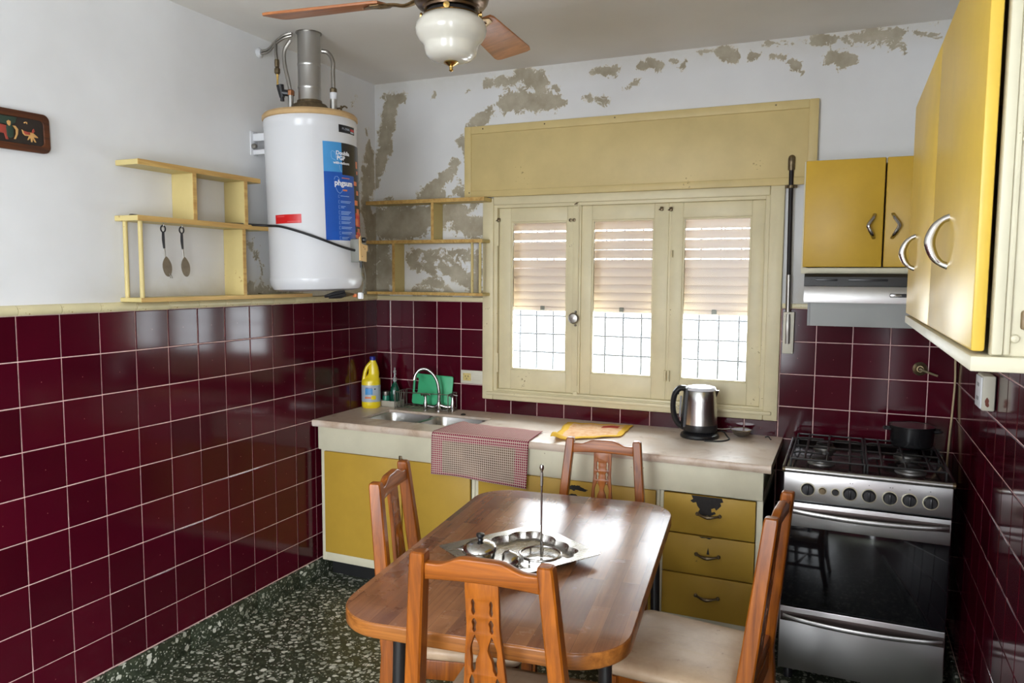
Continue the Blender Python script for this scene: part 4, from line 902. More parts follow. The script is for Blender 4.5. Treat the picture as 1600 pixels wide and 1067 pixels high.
def cab_frame(name, label, x0, x1, bars, lside=False, rside=False):
    t = thing(name, label, 'cabinet', ((x0 + x1) / 2, -0.3, 0.0), group='yellow-fronted base cabinets')
    c = B(); box(c, (x0, -0.555, 0.10), (x1, -0.02, 0.116)); box(c, (x0, -0.03, 0.116), (x1, -0.02, 0.665))
    box(c, (x0, -0.555, 0.116), (x0 + 0.018, -0.03, 0.665)); box(c, (x1 - 0.018, -0.555, 0.116), (x1, -0.03, 0.665))
    obj('carcass', c, M['cream'], t)
    for a, b, q, d in bars: obj('face_frame', bx((a, -0.572, q), (b, -0.553, d), 0.002), M['cream'], t)
    obj('plinth', bx((x0, -0.49, 0.0), (x1, -0.47, 0.10)), M['toe'], t)
    return t
apr = tag(obj('apron_board', bx((0.028, -0.588, 0.690), (2.222, -0.556, 0.8095), 0.005), M['cream']), 'long cream fascia board directly under the marble worktop', 'fascia')
u1 = cab_frame('base_cabinet', 'yellow two-door base cabinet under the sink at the left wall', 0.035, 0.925, [(0.035, 0.060, 0.10, 0.688), (0.908, 0.925, 0.10, 0.688), (0.060, 0.908, 0.10, 0.147), (0.060, 0.908, 0.672, 0.688)])
u2 = cab_frame('base_cabinet', 'yellow two-door base cabinet half hidden behind the dining table', 0.927, 1.803, [(0.927, 0.947, 0.10, 0.688), (1.790, 1.803, 0.10, 0.688), (0.947, 1.790, 0.10, 0.147), (0.947, 1.790, 0.672, 0.688)])
u3 = cab_frame('base_cabinet', 'yellow three-drawer base cabinet beside the stove with chipped top drawer', 1.805, 2.222, [(1.805, 1.820, 0.10, 0.688), (2.197, 2.222, 0.10, 0.688), (1.820, 2.197, 0.10, 0.155)])
obj('end_panel', bx((2.212, -0.560, 0.10), (2.222, -0.02, 0.690)), M['cream'], u3)
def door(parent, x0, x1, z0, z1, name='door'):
    return obj(name, bx((x0, -0.586, z0), (x1, -0.568, z1), 0.003), M['yellow_shaded'], parent)
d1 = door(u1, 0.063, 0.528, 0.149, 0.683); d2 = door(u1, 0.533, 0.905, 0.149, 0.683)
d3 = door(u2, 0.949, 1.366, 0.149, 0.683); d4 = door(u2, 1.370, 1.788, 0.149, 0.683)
obj('door_catch', merge(bx((0.516, -0.592, 0.668), (0.534, -0.585, 0.705), 0.003), bx((0.512, -0.600, 0.585), (0.540, -0.586, 0.612), 0.004)), M['old_metal'], d1)
def blot(cx, cz, rx, rz, seed, n=46, rough=0.35):
    rnd = random.Random(seed); ph = [rnd.uniform(0, 6.28) for _ in range(8)]; pts = []
    for i in range(n):
        a = 2 * PI * i / n
        k = 1 + rough * sum(math.sin((j + 2) * a + ph[j]) / (j + 1.5) for j in range(6)) * 0.6 + rnd.uniform(-0.1, 0.1) * rough * 2
        pts.append((cx + rx * k * math.cos(a), cz + rz * k * math.sin(a)))
    return pts
def chip(parent, pts):
    b = fill2d([pts], 0.0008); b.transform(T(0, -0.5864, 0) @ XZ); obj('chipped_patch', b, M['chip'], parent, label='dark patch of bared wood')
chip(d4, blot(1.425, 0.652, 0.040, 0.014, 3, 60, 0.8)); chip(d4, blot(1.43, 0.612, 0.036, 0.010, 9, 60, 0.6))
def pull(parent, cx, cz, w=0.045):
    p = B(); tube(p, [(cx - w, -0.590, cz + 0.004), (cx - w * 0.55, -0.602, cz + 0.001), (cx, -0.607, cz - 0.002), (cx + w * 0.55, -0.602, cz + 0.001), (cx + w, -0.590, cz + 0.004)], 0.005, 8, 4, rr=[0.0045, 0.0055, 0.0085, 0.0055, 0.0045])
    for s in (-1, 1): lathe(p, [(0.008, 0.0), (0.008, 0.006), (0.005, 0.009), (0, 0.009)], (cx + s * w, -0.586, cz + 0.004), 12, (0, -1, 0))
    return obj('drawer_pull', p, M['old_metal'], parent)
zs = [(0.518, 0.684), (0.347, 0.513), (0.160, 0.342)]
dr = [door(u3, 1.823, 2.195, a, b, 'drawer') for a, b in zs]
pull(dr[0], 2.010, 0.604); pull(dr[1], 2.010, 0.432); pull(dr[2], 2.012, 0.255)
chip(dr[0], [(1.938, 0.6835), (1.946, 0.668), (1.934, 0.660), (1.946, 0.652), (1.958, 0.656), (1.964, 0.640), (1.974, 0.628), (1.968, 0.616), (1.978, 0.604), (1.990, 0.598), (2.004, 0.606), (2.014, 0.602), (2.028, 0.610), (2.040, 0.616), (2.034, 0.624), (2.022, 0.620), (2.020, 0.634), (2.034, 0.640), (2.040, 0.630), (2.050, 0.640), (2.060, 0.652), (2.056, 0.664), (2.068, 0.668), (2.062, 0.6835)])
chip(dr[1], [(2.006, 0.440), (2.012, 0.470), (2.018, 0.440)])
chip(dr[1], [(1.972, 0.5125), (1.985, 0.507), (2.002, 0.509), (2.016, 0.505), (2.030, 0.5125)])

# ---------------------------------------------------------------- cabinet above the cooker hood
uc = thing('wall_cabinet', 'yellow two-door wall cabinet mounted above the range hood', 'cabinet', (2.63, -0.15, 1.6), group='yellow wall cabinets')
cb = B(); box(cb, (2.316, -0.298, 1.606), (2.336, -0.001, 2.066), 0.002); box(cb, (2.924, -0.298, 1.606), (2.944, -0.001, 2.066), 0.002); box(cb, (2.336, -0.298, 2.046), (2.924, -0.001, 2.066)); box(cb, (2.336, -0.298, 1.606), (2.924, -0.001, 1.628)); box(cb, (2.336, -0.02, 1.628), (2.924, -0.001, 2.046))
obj('carcass', cb, M['cream'], uc)
obj('bottom_rail', bx((2.316, -0.312, 1.604), (2.944, -0.298, 1.628), 0.003), M['cream'], uc)
dL = obj('door', bx((2.322, -0.316, 1.631), (2.618, -0.299, 2.066), 0.004), M['yellow'], uc); dR = obj('door', bx((2.624, -0.316, 1.631), (2.925, -0.299, 2.066), 0.004), M['yellow'], uc)
for s, x, d in ((1, 2.586, dL), (-1, 2.652, dR)):
    hn = B(); tube(hn, [(x, -0.317, 1.842), (x - s * 0.006, -0.336, 1.826), (x - s * 0.022, -0.346, 1.800), (x - s * 0.020, -0.346, 1.785), (x - s * 0.008, -0.338, 1.762), (x, -0.317, 1.746)], 0.0062, 10, 5, flat=(1.2, 0.8))
    obj('handle', hn, M['polished'], d)
# range hood
hd = thing('range_hood', 'slim black and steel range hood under the yellow wall cabinet', 'range hood', (2.63, -0.2, 1.4))
sh_ = B(); prism(sh_, [(-0.002, 1.603), (-0.40, 1.603), (-0.415, 1.590), (-0.420, 1.552), (-0.30, 1.50), (-0.002, 1.50)], 2.336, 2.935, 'yz'); obj('hood_body', sh_, M['black_iron'], hd)
obj('front_band', prism(B(), [(-0.405, 1.556), (-0.440, 1.552), (-0.452, 1.520), (-0.448, 1.488), (-0.405, 1.486)], 2.338, 2.935, 'yz'), M['steel'], hd)
vs = B(); prism(vs, [(-0.404, 1.488), (-0.412, 1.488), (-0.392, 1.392), (-0.384, 1.392)], 2.362, 2.925, 'yz'); obj('visor', vs, plain('satin_grey_visor', (0.36, 0.37, 0.36, 1), 0.38, 0.55), hd)
obj('visor_side', prism(B(), [(-0.404, 1.490), (-0.392, 1.392), (-0.25, 1.42), (-0.20, 1.50)], 2.352, 2.361, 'yz'), plain('grey_hood_side', (0.22, 0.22, 0.22, 1), 0.4, 0.4), hd)
obj('vent_slots', merge(bx((2.38, -0.4225, 1.575), (2.46, -0.412, 1.583), 0.001), bx((2.50, -0.4225, 1.575), (2.64, -0.412, 1.583), 0.001)), M['black'], hd)
sw = obj('switch_plate', bx((2.648, -0.4535, 1.513), (2.74, -0.446, 1.527), 0.002), M['black'], hd); obj('slider', bx((2.650, -0.4555, 1.515), (2.690, -0.4530, 1.525), 0.001), M['chrome'], sw)

# ---------------------------------------------------------------- tall-sided wall cabinet on the right wall
XF, YN, YFAR, ZB, ZT = 2.660, -2.437, -1.125, 1.452, 2.094
rc = thing('wall_cabinet', 'large glossy yellow wall cabinet with cream side panel at the right edge', 'cabinet', (2.80, -1.78, 1.45), group='yellow wall cabinets')
YM = -1.80
obj('base_slab', bx((XF, YN - 0.012, ZB), (W - 0.001, YFAR, ZB + 0.022), 0.002), M['cream'], rc)
da = obj('door', bx((XF + 0.001, YM + 0.002, ZB + 0.028), (XF + 0.019, YFAR, ZT), 0.004), M['yellow_gloss'], rc)
db = obj('door', bx((XF + 0.001, YN, ZB + 0.028), (XF + 0.019, YM - 0.002, ZT), 0.004), M['yellow_gloss'], rc)
cr = B(); box(cr, (XF + 0.027, YFAR - 0.018, ZB + 0.022), (W - 0.001, YFAR, ZT)); box(cr, (XF + 0.027, YN + 0.02, ZT - 0.018), (W - 0.001, YFAR, ZT)); box(cr, (W - 0.012, YN + 0.02, ZB + 0.022), (W - 0.001, YFAR, ZT))
obj('carcass', cr, M['cream'], rc)
sp = obj('side_panel', bx((XF + 0.026, YN + 0.004, ZB + 0.022), (W - 0.001, YN + 0.022, ZT), 0.002), M['cream'], rc)
obj('stile', bx((XF + 0.025, YN - 0.010, ZB + 0.024), (XF + 0.040, YN + 0.004, ZT), 0.004), M['cream'], sp)
obj('stile_bead', bx((XF + 0.040, YN - 0.004, ZB + 0.024), (XF + 0.049, YN + 0.004, ZT), 0.003), M['cream'], sp)
for z in (1.78, 1.815): obj('panel_rail', bx((XF + 0.049, YN - 0.003, z - 0.003), (W - 0.002, YN + 0.004, z + 0.003), 0.002), M['cream'], sp)
obj('panel_knob', lathe(B(), [(0.004, 0), (0.0062, 0.002), (0.005, 0.006), (0, 0.008)], (XF + 0.0545, YN + 0.003, 1.500), 16, (0, -1, 0)), M['cream'], sp)
obj('panel_latch', bx((XF + 0.060, YN - 0.008, 1.513), (XF + 0.082, YN + 0.004, 1.541), 0.004), plain('tan_latch', srgb(128, 106, 74), 0.5), sp)
def dhandle(parent, y, z0, z1):
    h = B(); zm = (z0 + z1) / 2
    tube(h, [(XF + 0.003, y, z0), (XF - 0.010, y + 0.001, z0 + 0.006), (XF - 0.022, y + 0.002, z0 + 0.020), (XF - 0.029, y + 0.003, zm), (XF - 0.022, y + 0.002, z1 - 0.020), (XF - 0.010, y + 0.001, z1 - 0.006), (XF + 0.003, y, z1)], 0.0065, 12, 5, rr=[0.0055, 0.005, 0.0068, 0.008, 0.0068, 0.005, 0.0055], flat=(0.8, 1.2))
    obj('handle', h, M['polished'], parent)
dhandle(da, -1.345, 1.612, 1.701); dhandle(db, -2.097, 1.608, 1.698)
# ---------------------------------------------------------------- stove
st = thing('stove', 'free-standing steel gas stove with black oven glass', 'stove', (2.59, -0.35, 0))
ST = M['steel']; SX0, SX1, SF = 2.300, 2.874, -0.655
bd = B(); box(bd, (SX0, SF + 0.012, 0.05), (SX1, -0.08, 0.845), 0.004); obj('body', bd, M['black_iron'], st)
for x in (SX0 + 0.04, SX1 - 0.04):
    for y in (-0.60, -0.13): obj('foot', lathe(B(), [(0.018, 0), (0.018, 0.02), (0.012, 0.052)], (x, y, 0), 14), M['black'], st)
ct = B(); box(ct, (SX0 - 0.003, SF - 0.004, 0.838), (SX1 + 0.003, -0.075, 0.852), 0.004)
tp = obj('cooktop', ct, M['enamel'], st)
rim = B()
for a, b in (((SX0, -0.08), (SX0, SF + 0.01)), ((SX1, -0.08), (SX1, SF + 0.01)), ((SX0, -0.08), (SX1, -0.08))): tube(rim, [(a[0], a[1], 0.856), (b[0], b[1], 0.856)], 0.007, 8)
obj('raised_rim', rim, M['enamel'], tp)
obj('front_bar', tube(B(), [(SX0 + 0.004, SF - 0.006, 0.852), (SX1 - 0.004, SF - 0.006, 0.852)], 0.0105, 14), M['steel'], tp)
for x in (SX0 + 0.002, SX1 - 0.002): obj('bar_end', lathe(B(), [(0.011, -0.005), (0.011, 0.005)], (x, SF - 0.006, 0.852), 12, (1, 0, 0)), M['old_metal'], tp)
bpos = [(2.430, -0.505, 0.040), (2.745, -0.515, 0.044), (2.435, -0.215, 0.034), (2.752, -0.225, 0.040)]
for x, y, r in bpos:
    b = obj('burner', lathe(B(), [(r + 0.012, 0.852), (r + 0.010, 0.858), (r, 0.860), (r, 0.868), (r - 0.004, 0.870)], (x, y, 0), 32), plain('burner_alloy', (0.22, 0.21, 0.20, 1), 0.45, 0.8), tp)
    obj('burner_cap', lathe(B(), [(r - 0.002, 0.870), (r - 0.001, 0.875), (r - 0.008, 0.879), (0, 0.880)], (x, y, 0), 32), M['black_iron'], b)
for gx0, gx1 in ((SX0 + 0.022, 2.583), (2.593, SX1 - 0.022)):
    g = B(); z = 0.892; r = 0.0042; ym = -0.365
    P4 = [(gx0, SF + 0.04), (gx1, SF + 0.04), (gx1, -0.105), (gx0, -0.105)]
    tube(g, [(p[0], p[1], z - 0.006) for p in P4] + [(P4[0][0], P4[0][1], z - 0.006)], r, 6)
    tube(g, [(gx0, ym, z - 0.006), (gx1, ym, z - 0.006)], r, 6)
    cx = (gx0 + gx1) / 2
    for yc, y0, y1 in ((-0.510, SF + 0.04, ym), (-0.220, ym, -0.105)):
        for a, b in (((gx0, yc), (cx - 0.022, yc)), ((gx1, yc), (cx + 0.022, yc)), ((cx, y0), (cx, yc - 0.022)), ((cx, y1), (cx, yc + 0.022))): tube(g, [(a[0], a[1], z - 0.006), (a[0] * 0.8 + b[0] * 0.2, a[1] * 0.8 + b[1] * 0.2, z), (b[0], b[1], z)], r, 6)
        for xx in (gx0 + 0.05, gx1 - 0.05): tube(g, [(xx, y0, z - 0.006), (xx, y0 + 0.05, z), (xx, y1 - 0.05, z), (xx, y1, z - 0.006)], r, 6)
    for p in P4 + [(gx0, ym), (gx1, ym)]: tube(g, [(p[0], p[1], 0.852), (p[0], p[1], z - 0.006)], r, 6)
    obj('pan_grate', g, M['black_iron'], tp)
cp = obj('control_panel', bx((SX0 + 0.002, SF - 0.006, 0.734), (SX1 - 0.002, SF + 0.014, 0.841), 0.003), ST, st)
for k, x in enumerate((2.389, 2.441, 2.486, 2.536, 2.601, 2.670, 2.734, 2.802)):
    small = k in (1, 2); r = 0.0125 if small else 0.0235
    rg = obj('knob_ring', lathe(B(), [(r + 0.003, 0), (r + 0.003, 0.003), (r - 0.001, 0.004)], (x, SF - 0.006, 0.782), 32, (0, -1, 0)), plain('pale_knob_ring', srgb(196, 188, 160), 0.4), cp)
    kb = B(); lathe(kb, [(r, 0.003), (r * 0.96, 0.008), (r * 0.8, 0.012 if small else 0.016), (0, 0.012 if small else 0.017)], (x, SF - 0.006, 0.782), 32, (0, -1, 0))
    if not small: box(kb, (x - 0.0035, SF - 0.030, 0.764), (x + 0.0035, SF - 0.018, 0.800), 0.002)
    obj('knob', kb, M['black'] if not small else M['old_metal'] if k == 1 else M['black'], cp)
mk = B()
for x in (2.385, 2.393, 2.536, 2.544, 2.60, 2.67, 2.678, 2.734, 2.80): box(mk, (x - 0.0015, SF - 0.0066, 0.820), (x + 0.0015, SF - 0.0058, 0.823))
obj('panel_marks', mk, M['black'], cp, kind='stuff')
od = obj('oven_door', bx((SX0 + 0.004, SF - 0.010, 0.318), (SX1 - 0.004, SF + 0.014, 0.728), 0.004), M['black_glass'], st)
obj('door_top_strip', bx((SX0 + 0.004, SF - 0.014, 0.634), (SX1 - 0.004, SF - 0.008, 0.728), 0.002), ST, od)
def bowbar(parent, z, dip, name='handle'):
    x0, x1 = SX0 + 0.018, SX1 - 0.012; pts = []
    for t in np.linspace(0, 1, 17): pts.append((x0 + (x1 - x0) * t, SF - 0.016 - 0.030 * math.sin(PI * t) ** 0.6, z - 0.006 * math.sin(PI * t)))
    return obj(name, tube(B(), pts, 0.010, 12, flat=(0.55, 1.0)), M['steel'], parent)
obj('handle_recess', bx((SX0 + 0.012, SF - 0.0150, 0.682), (SX1 - 0.008, SF - 0.0135, 0.712), 0.0005), plain('dark_recess', (0.08, 0.06, 0.055, 1), 0.35, 0.7), od)
bowbar(od, 0.697, 0.02)
dw = obj('warming_drawer', bx((SX0 + 0.004, SF - 0.012, 0.062), (SX1 - 0.004, SF + 0.014, 0.312), 0.003), ST, st)
obj('handle_recess', bx((SX0 + 0.008, SF - 0.0135, 0.255), (SX1 - 0.006, SF - 0.0115, 0.292), 0.0005), plain('dark_recess_low', (0.08, 0.06, 0.055, 1), 0.35, 0.7), dw)
bowbar(dw, 0.274, 0.02)
# pot on the rear burner
pt = thing('cooking_pot', 'small black saucepan on the rear right burner', 'pot', (2.765, -0.225, 0.8965))
pb = B(); c = (2.765, -0.225, 0.8965)
lathe(pb, [(0.0, 0.0), (0.070, 0.0), (0.077, 0.006), (0.081, 0.03), (0.084, 0.082), (0.088, 0.085), (0.088, 0.088), (0.083, 0.088), (0.080, 0.080), (0.076, 0.008), (0.0, 0.005)], c, 48); obj('pan', pb, plain('black_pan_enamel', (0.010, 0.010, 0.011, 1), 0.25), pt)
obj('inner_lining', lathe(B(), [(0.0825, 0.0865), (0.0795, 0.080), (0.0755, 0.010), (0.0, 0.0065)], c, 48), M['polished'], pt)
ea = B(); tube(ea, [(2.845, -0.245, 0.965), (2.868, -0.242, 0.966), (2.868, -0.205, 0.966), (2.845, -0.205, 0.965)], 0.006, 8, 4); obj('loop_handle', ea, M['black'], pt)
ea = B(); tube(ea, [(2.685, -0.245, 0.965), (2.664, -0.242, 0.966), (2.664, -0.205, 0.966), (2.685, -0.205, 0.965)], 0.005, 8, 4); obj('loop_handle', ea, M['black'], pt)

# ---------------------------------------------------------------- wall fittings
sw = thing('wall_switch', 'cream socket and switch plate on the tiles left of the window', 'switch', (0.625, -0.006, 1.03))
pl_ = obj('plate', bx((0.556, -0.0135, 0.994), (0.692, -0.0065, 1.068), 0.003), M['white_box'], sw)
obj('socket_insert', bx((0.572, -0.0165, 1.010), (0.622, -0.0130, 1.052), 0.003), plain('aged_socket', srgb(206, 186, 120), 0.4, var=0.25, vscale=80), sw)
obj('rocker', bx((0.630, -0.0170, 1.012), (0.682, -0.0130, 1.050), 0.003), M['white_box'], sw)
mk = B()
for x, z in ((0.588, 1.035), (0.604, 1.035), (0.596, 1.022)): box(mk, (x - 0.002, -0.0170, z - 0.004), (x + 0.002, -0.0164, z + 0.004))
obj('socket_slot', mk, M['black'], sw, kind='stuff')
cr = thing('shutter_rod', 'thin dark vertical rod beside the window ending in a white bracket', 'rod', (2.252, 0, 1.42))
obj('rod', tube(B(), [(2.246, -0.040, 2.112), (2.249, -0.034, 1.80), (2.253, -0.028, 1.44)], 0.010, 12), M['dark_pipe'], cr)
obj('elbow', tube(B(), [(2.246, -0.036, 2.070), (2.246, -0.040, 2.118), (2.248, -0.006, 2.124)], 0.015, 12, 4), M['old_metal'], cr)
obj('rod_clip', merge(lathe(B(), [(0.016, -0.006), (0.016, 0.006)], (2.247, -0.038, 1.995), 14), tube(B(), [(2.222, -0.038, 1.995), (2.274, -0.038, 1.995)], 0.006, 8)), M['old_metal'], cr)
obj('lower_sleeve', tube(B(), [(2.2515, -0.030, 1.60), (2.2535, -0.027, 1.43)], 0.0115, 12), M['dull_steel'], cr)
obj('bracket', bx((2.234, -0.030, 1.238), (2.282, -0.0065, 1.430), 0.004), M['white_box'], cr)
obj('bracket_lever', tube(B(), [(2.255, -0.031, 1.42), (2.255, -0.040, 1.36), (2.256, -0.034, 1.285)], 0.010, 10, 4, flat=(1, 0.6)), M['dull_steel'], cr)
gt = thing('gas_tap', 'brass lever tap on the tiles above the stove', 'tap', (2.80, -0.006, 1.196))
obj('rosette', lathe(B(), [(0.030, 0), (0.028, 0.006), (0.018, 0.011), (0.014, 0.016)], (2.800, -0.006, 1.196), 28, (0, -1, 0)), plain('aged_brass', (0.34, 0.27, 0.15, 1), 0.35, 0.9), gt)
obj('spindle', lathe(B(), [(0.010, 0), (0.010, 0.016), (0.006, 0.02)], (2.800, -0.018, 1.196), 16, (0, -1, 0)), M['old_metal'], gt)
obj('lever', tube(B(), [(2.803, -0.034, 1.194), (2.836, -0.040, 1.182), (2.866, -0.044, 1.172)], 0.0045, 8, 3), plain('pale_brass', (0.5, 0.42, 0.26, 1), 0.35, 0.8), gt)
tag(obj('stove_cable', tube(B(), [(2.930, -0.014, 1.44), (2.931, -0.014, 1.25), (2.934, -0.016, 1.15), (2.930, -0.018, 1.02), (2.922, -0.035, 0.90), (2.915, -0.05, 0.72)], 0.0042, 8, 5), M['cable_cream']), 'cream cable hanging down the corner behind the stove', 'cable')
ou = thing('wall_outlet', 'cream surface-mounted socket box under the right-hand wall cabinet', 'socket', (2.94, -0.86, 1.168))
obj('outlet_box', bx((2.903, -0.920, 1.166), (2.9385, -0.806, 1.278), 0.004), M['white_box'], ou)
obj('outlet_face', bx((2.8985, -0.915, 1.171), (2.904, -0.811, 1.273), 0.002), M['label_white'], ou)
mk = B()
for z in (1.20, 1.245):
    for y in (-0.875, -0.86, -0.845): box(mk, (2.8978, y - 0.002, z - 0.006), (2.8988, y + 0.002, z + 0.006))
obj('outlet_slot', mk, M['black'], ou, kind='stuff')
b = fill2d([blot(2.917, 1.194, 0.006, 0.014, 5)], 0.0006); b.transform(T(0, -0.9203, 0) @ XZ); obj('rust_patch', b, plain('rust_red', srgb(120, 62, 46), 0.7), ou)
obj('outlet_gap', bx((2.9385, -0.918, 1.168), (2.9395, -0.808, 1.276)), M['black'], ou)
# ---------------------------------------------------------------- things on the worktop
z = CT
bl = thing('bleach_bottle', 'yellow plastic bleach bottle with a pale label in the corner by the sink', 'bottle', (0.062, -0.155, z), rz=R(35))
prof = [(0.0, 0.0), (0.044, 0.0), (0.049, 0.006), (0.050, 0.02), (0.050, 0.150), (0.047, 0.160), (0.034, 0.172), (0.029, 0.195), (0.025, 0.228), (0.018, 0.256), (0.016, 0.262), (0.016, 0.272)]
rings = []
for r, h in prof:                                         # slightly oval body, waisted towards one side at the handle
    off = 0.016 * min(1, max(0, (h - 0.155) / 0.03)) - (0.006 * max(0, (h - 0.22) / 0.05))
    rings.append([(off + r * 1.05 * math.cos(a), r * 0.86 * math.sin(a), h) for a in np.linspace(0, 2 * PI, 41)[:-1]])
b = B(); loft(b, rings); obj('bottle_body', b, M['bleach'], bl, world=False)
obj('grip', tube(B(), [(-0.038, 0, 0.150), (-0.036, 0, 0.180), (-0.030, 0, 0.208), (-0.016, 0, 0.236), (0.004, 0, 0.254)], 0.010, 12, 5, rr=[0.014, 0.011, 0.0105, 0.011, 0.013]), M['bleach'], bl, world=False)
lb = B(); loft(lb, [[(1.05 * 0.0508 * math.cos(a), 0.86 * 0.0512 * math.sin(a), h) for a in np.linspace(0, 2 * PI, 41)[:-1]] for h in (0.036, 0.130)], False); lo = obj('label_band', lb, M['label_grey'], bl, world=False)
obj('bottle_cap', lathe(B(), [(0.0165, 0.268), (0.0165, 0.286), (0.014, 0.289), (0, 0.289)], (0.010, 0, 0), 24), M['blue_cap'], bl, world=False)
def blp(p0, p1, h0, h1, mat, name):
    b = B(); rg = []
    for a in np.linspace(R(p0), R(p1), 8): rg.append([(1.05 * rr * math.cos(a), 0.86 * rr * math.sin(a), h) for rr, h in ((0.0512, h0), (0.0518, h0), (0.0518, h1), (0.0512, h1))])
    obj(name, loft(b, rg), M[mat], lo, world=False)
# the camera sees the side at about -90 degrees in the bottle's own frame
blp(-128, -82, 0.078, 0.112, 'sky_blue', 'label_blue_panel'); blp(-130, -92, 0.056, 0.066, 'label_orange', 'label_orange_text'); blp(-90, -62, 0.050, 0.072, 'bleach', 'label_lemon'); blp(-124, -86, 0.114, 0.117, 'navy', 'label_text_line'); blp(-72, -64, 0.106, 0.112, 'label_black', 'label_mark')
# white caddy with a green bottle and a small teal jar
cd = thing('sink_caddy', 'low white plastic caddy behind the sink beside the bleach bottle', 'caddy', (0.142, -0.075, z))
cb = B(); x0, x1, y0, y1 = 0.085, 0.205, -0.115, -0.030
box(cb, (x0, y0, z), (x1, y1, z + 0.004)); box(cb, (x0, y0, z), (x1, y0 + 0.003, z + 0.036), 0.001); box(cb, (x0, y1 - 0.003, z), (x1, y1, z + 0.036), 0.001); box(cb, (x0, y0, z), (x0 + 0.003, y1, z + 0.036), 0.001); box(cb, (x1 - 0.003, y0, z), (x1, y1, z + 0.036), 0.001)
obj('tray', cb, plain('grey_white_plastic', srgb(178, 172, 158), 0.4), cd)
sb_ = thing('soap_bottle', 'dark green dish soap bottle with clear pump standing in the caddy', 'bottle', (0.160, -0.062, z + 0.0045))
obj('bottle_body', lathe(B(), [(0, 0), (0.025, 0), (0.028, 0.006), (0.028, 0.08), (0.024, 0.10), (0.014, 0.124), (0.010, 0.132), (0.010, 0.146)], (0.160, -0.062, z + 0.004), 28), M['green_bottle'], sb_)
obj('pump', merge(lathe(B(), [(0.012, 0.140), (0.012, 0.158), (0.006, 0.164), (0.005, 0.185), (0.009, 0.188), (0.009, 0.198), (0.004, 0.204), (0.005, 0.215), (0, 0.22)], (0.160, -0.062, z + 0.004), 16), tube(B(), [(0.160, -0.062, z + 0.194), (0.175, -0.078, z + 0.192), (0.180, -0.084, z + 0.184)], 0.004, 8, 3)), M['clear'], sb_)
jr = thing('teal_jar', 'small teal jar with a shiny rim in the caddy beside the bleach bottle', 'jar', (0.112, -0.080, z + 0.004))
obj('jar', lathe(B(), [(0, 0), (0.019, 0), (0.021, 0.004), (0.021, 0.058), (0.019, 0.062)], (0.112, -0.080, z + 0.004), 24), M['teal'], jr)
obj('jar_rim', lathe(B(), [(0.0215, 0.058), (0.0225, 0.062), (0.0225, 0.080), (0.020, 0.082), (0.0, 0.082)], (0.112, -0.080, z + 0.004), 24), M['dull_steel'], jr)
# wire dish rack, chopping board
rk = thing('dish_rack', 'small wire dish rack behind the sink holding the chopping board', 'dish rack', (0.38, -0.09, z))
wr = 0.0022; x0, x1, y0, y1 = 0.215, 0.535, -0.150, -0.022
def wire(pts, name='wire', r=wr): return obj(name, tube(B(), pts, r, 6), M['dull_steel'], rk)
for h in (0.012, 0.098): wire([(x0, y0, z + h), (x1, y0 + 0.03, z + h), (x1, y1, z + h), (x0, y1, z + h), (x0, y0, z + h)], 'rail_wire', 0.0026)
for k in range(6): wire([(x0 + 0.004, y0 + k * 0.021, z + 0.098), (x0 + 0.010, y0 + k * 0.021, z + 0.012)], 'end_wire')
for k in range(9):
    x = x0 + 0.03 + k * 0.034
    wire([(x, y0 + 0.003 + k * 0.003, z + 0.012), (x, y1, z + 0.012)], 'base_wire')
for x in (x0 + 0.03, x0 + 0.05): wire([(x, y0 + 0.004, z + 0.012), (x + 0.01, y0 + 0.004, z + 0.098)], 'front_wire')
for x in (x0, x1):
    for y in (y0 + (0.03 if x > 0.4 else 0), y1): wire([(x, y, z), (x, y, z + 0.1)], 'corner_post', 0.003)
bd = thing('chopping_board', 'green plastic chopping board leaning upright behind the tap', 'chopping board', (0.385, -0.04, z + 0.015), rot=(R(-7), R(1.5), 0))
b = fill2d([rounded(0.252, 0.172, 0.012, 5, 0, 0.088), rounded(0.022, 0.085, 0.010, 5, -0.104, 0.108)], 0.008, 0.0015, 1, XZ)
obj('board', b, M['green_board'], bd, world=False)
# gooseneck tap
fc = thing('kitchen_tap', 'chrome gooseneck mixer tap behind the sink', 'tap', (0.462, -0.085, z))
fx, fy = 0.462, -0.088
obj('tap_base', merge(lathe(B(), [(0.022, 0), (0.022, 0.008), (0.014, 0.018), (0.012, 0.05)], (fx, fy, z), 24), tube(B(), [(fx - 0.075, fy - 0.012, z + 0.026), (fx - 0.03, fy - 0.004, z + 0.020), (fx, fy, z + 0.032), (fx + 0.04, fy + 0.012, z + 0.022), (fx + 0.075, fy + 0.022, z + 0.026)], 0.010, 12, 4)), M['chrome'], fc)
obj('spout', tube(B(), [(fx, fy, z + 0.04), (fx - 0.001, fy, z + 0.115), (fx - 0.018, fy - 0.004, z + 0.180), (fx - 0.058, fy - 0.018, z + 0.226), (fx - 0.098, fy - 0.032, z + 0.228), (fx - 0.122, fy - 0.044, z + 0.200), (fx - 0.128, fy - 0.048, z + 0.170)], 0.0085, 14, 6, rr=[0.010, 0.009, 0.0085, 0.0085, 0.0085, 0.009, 0.011]), M['chrome'], fc)
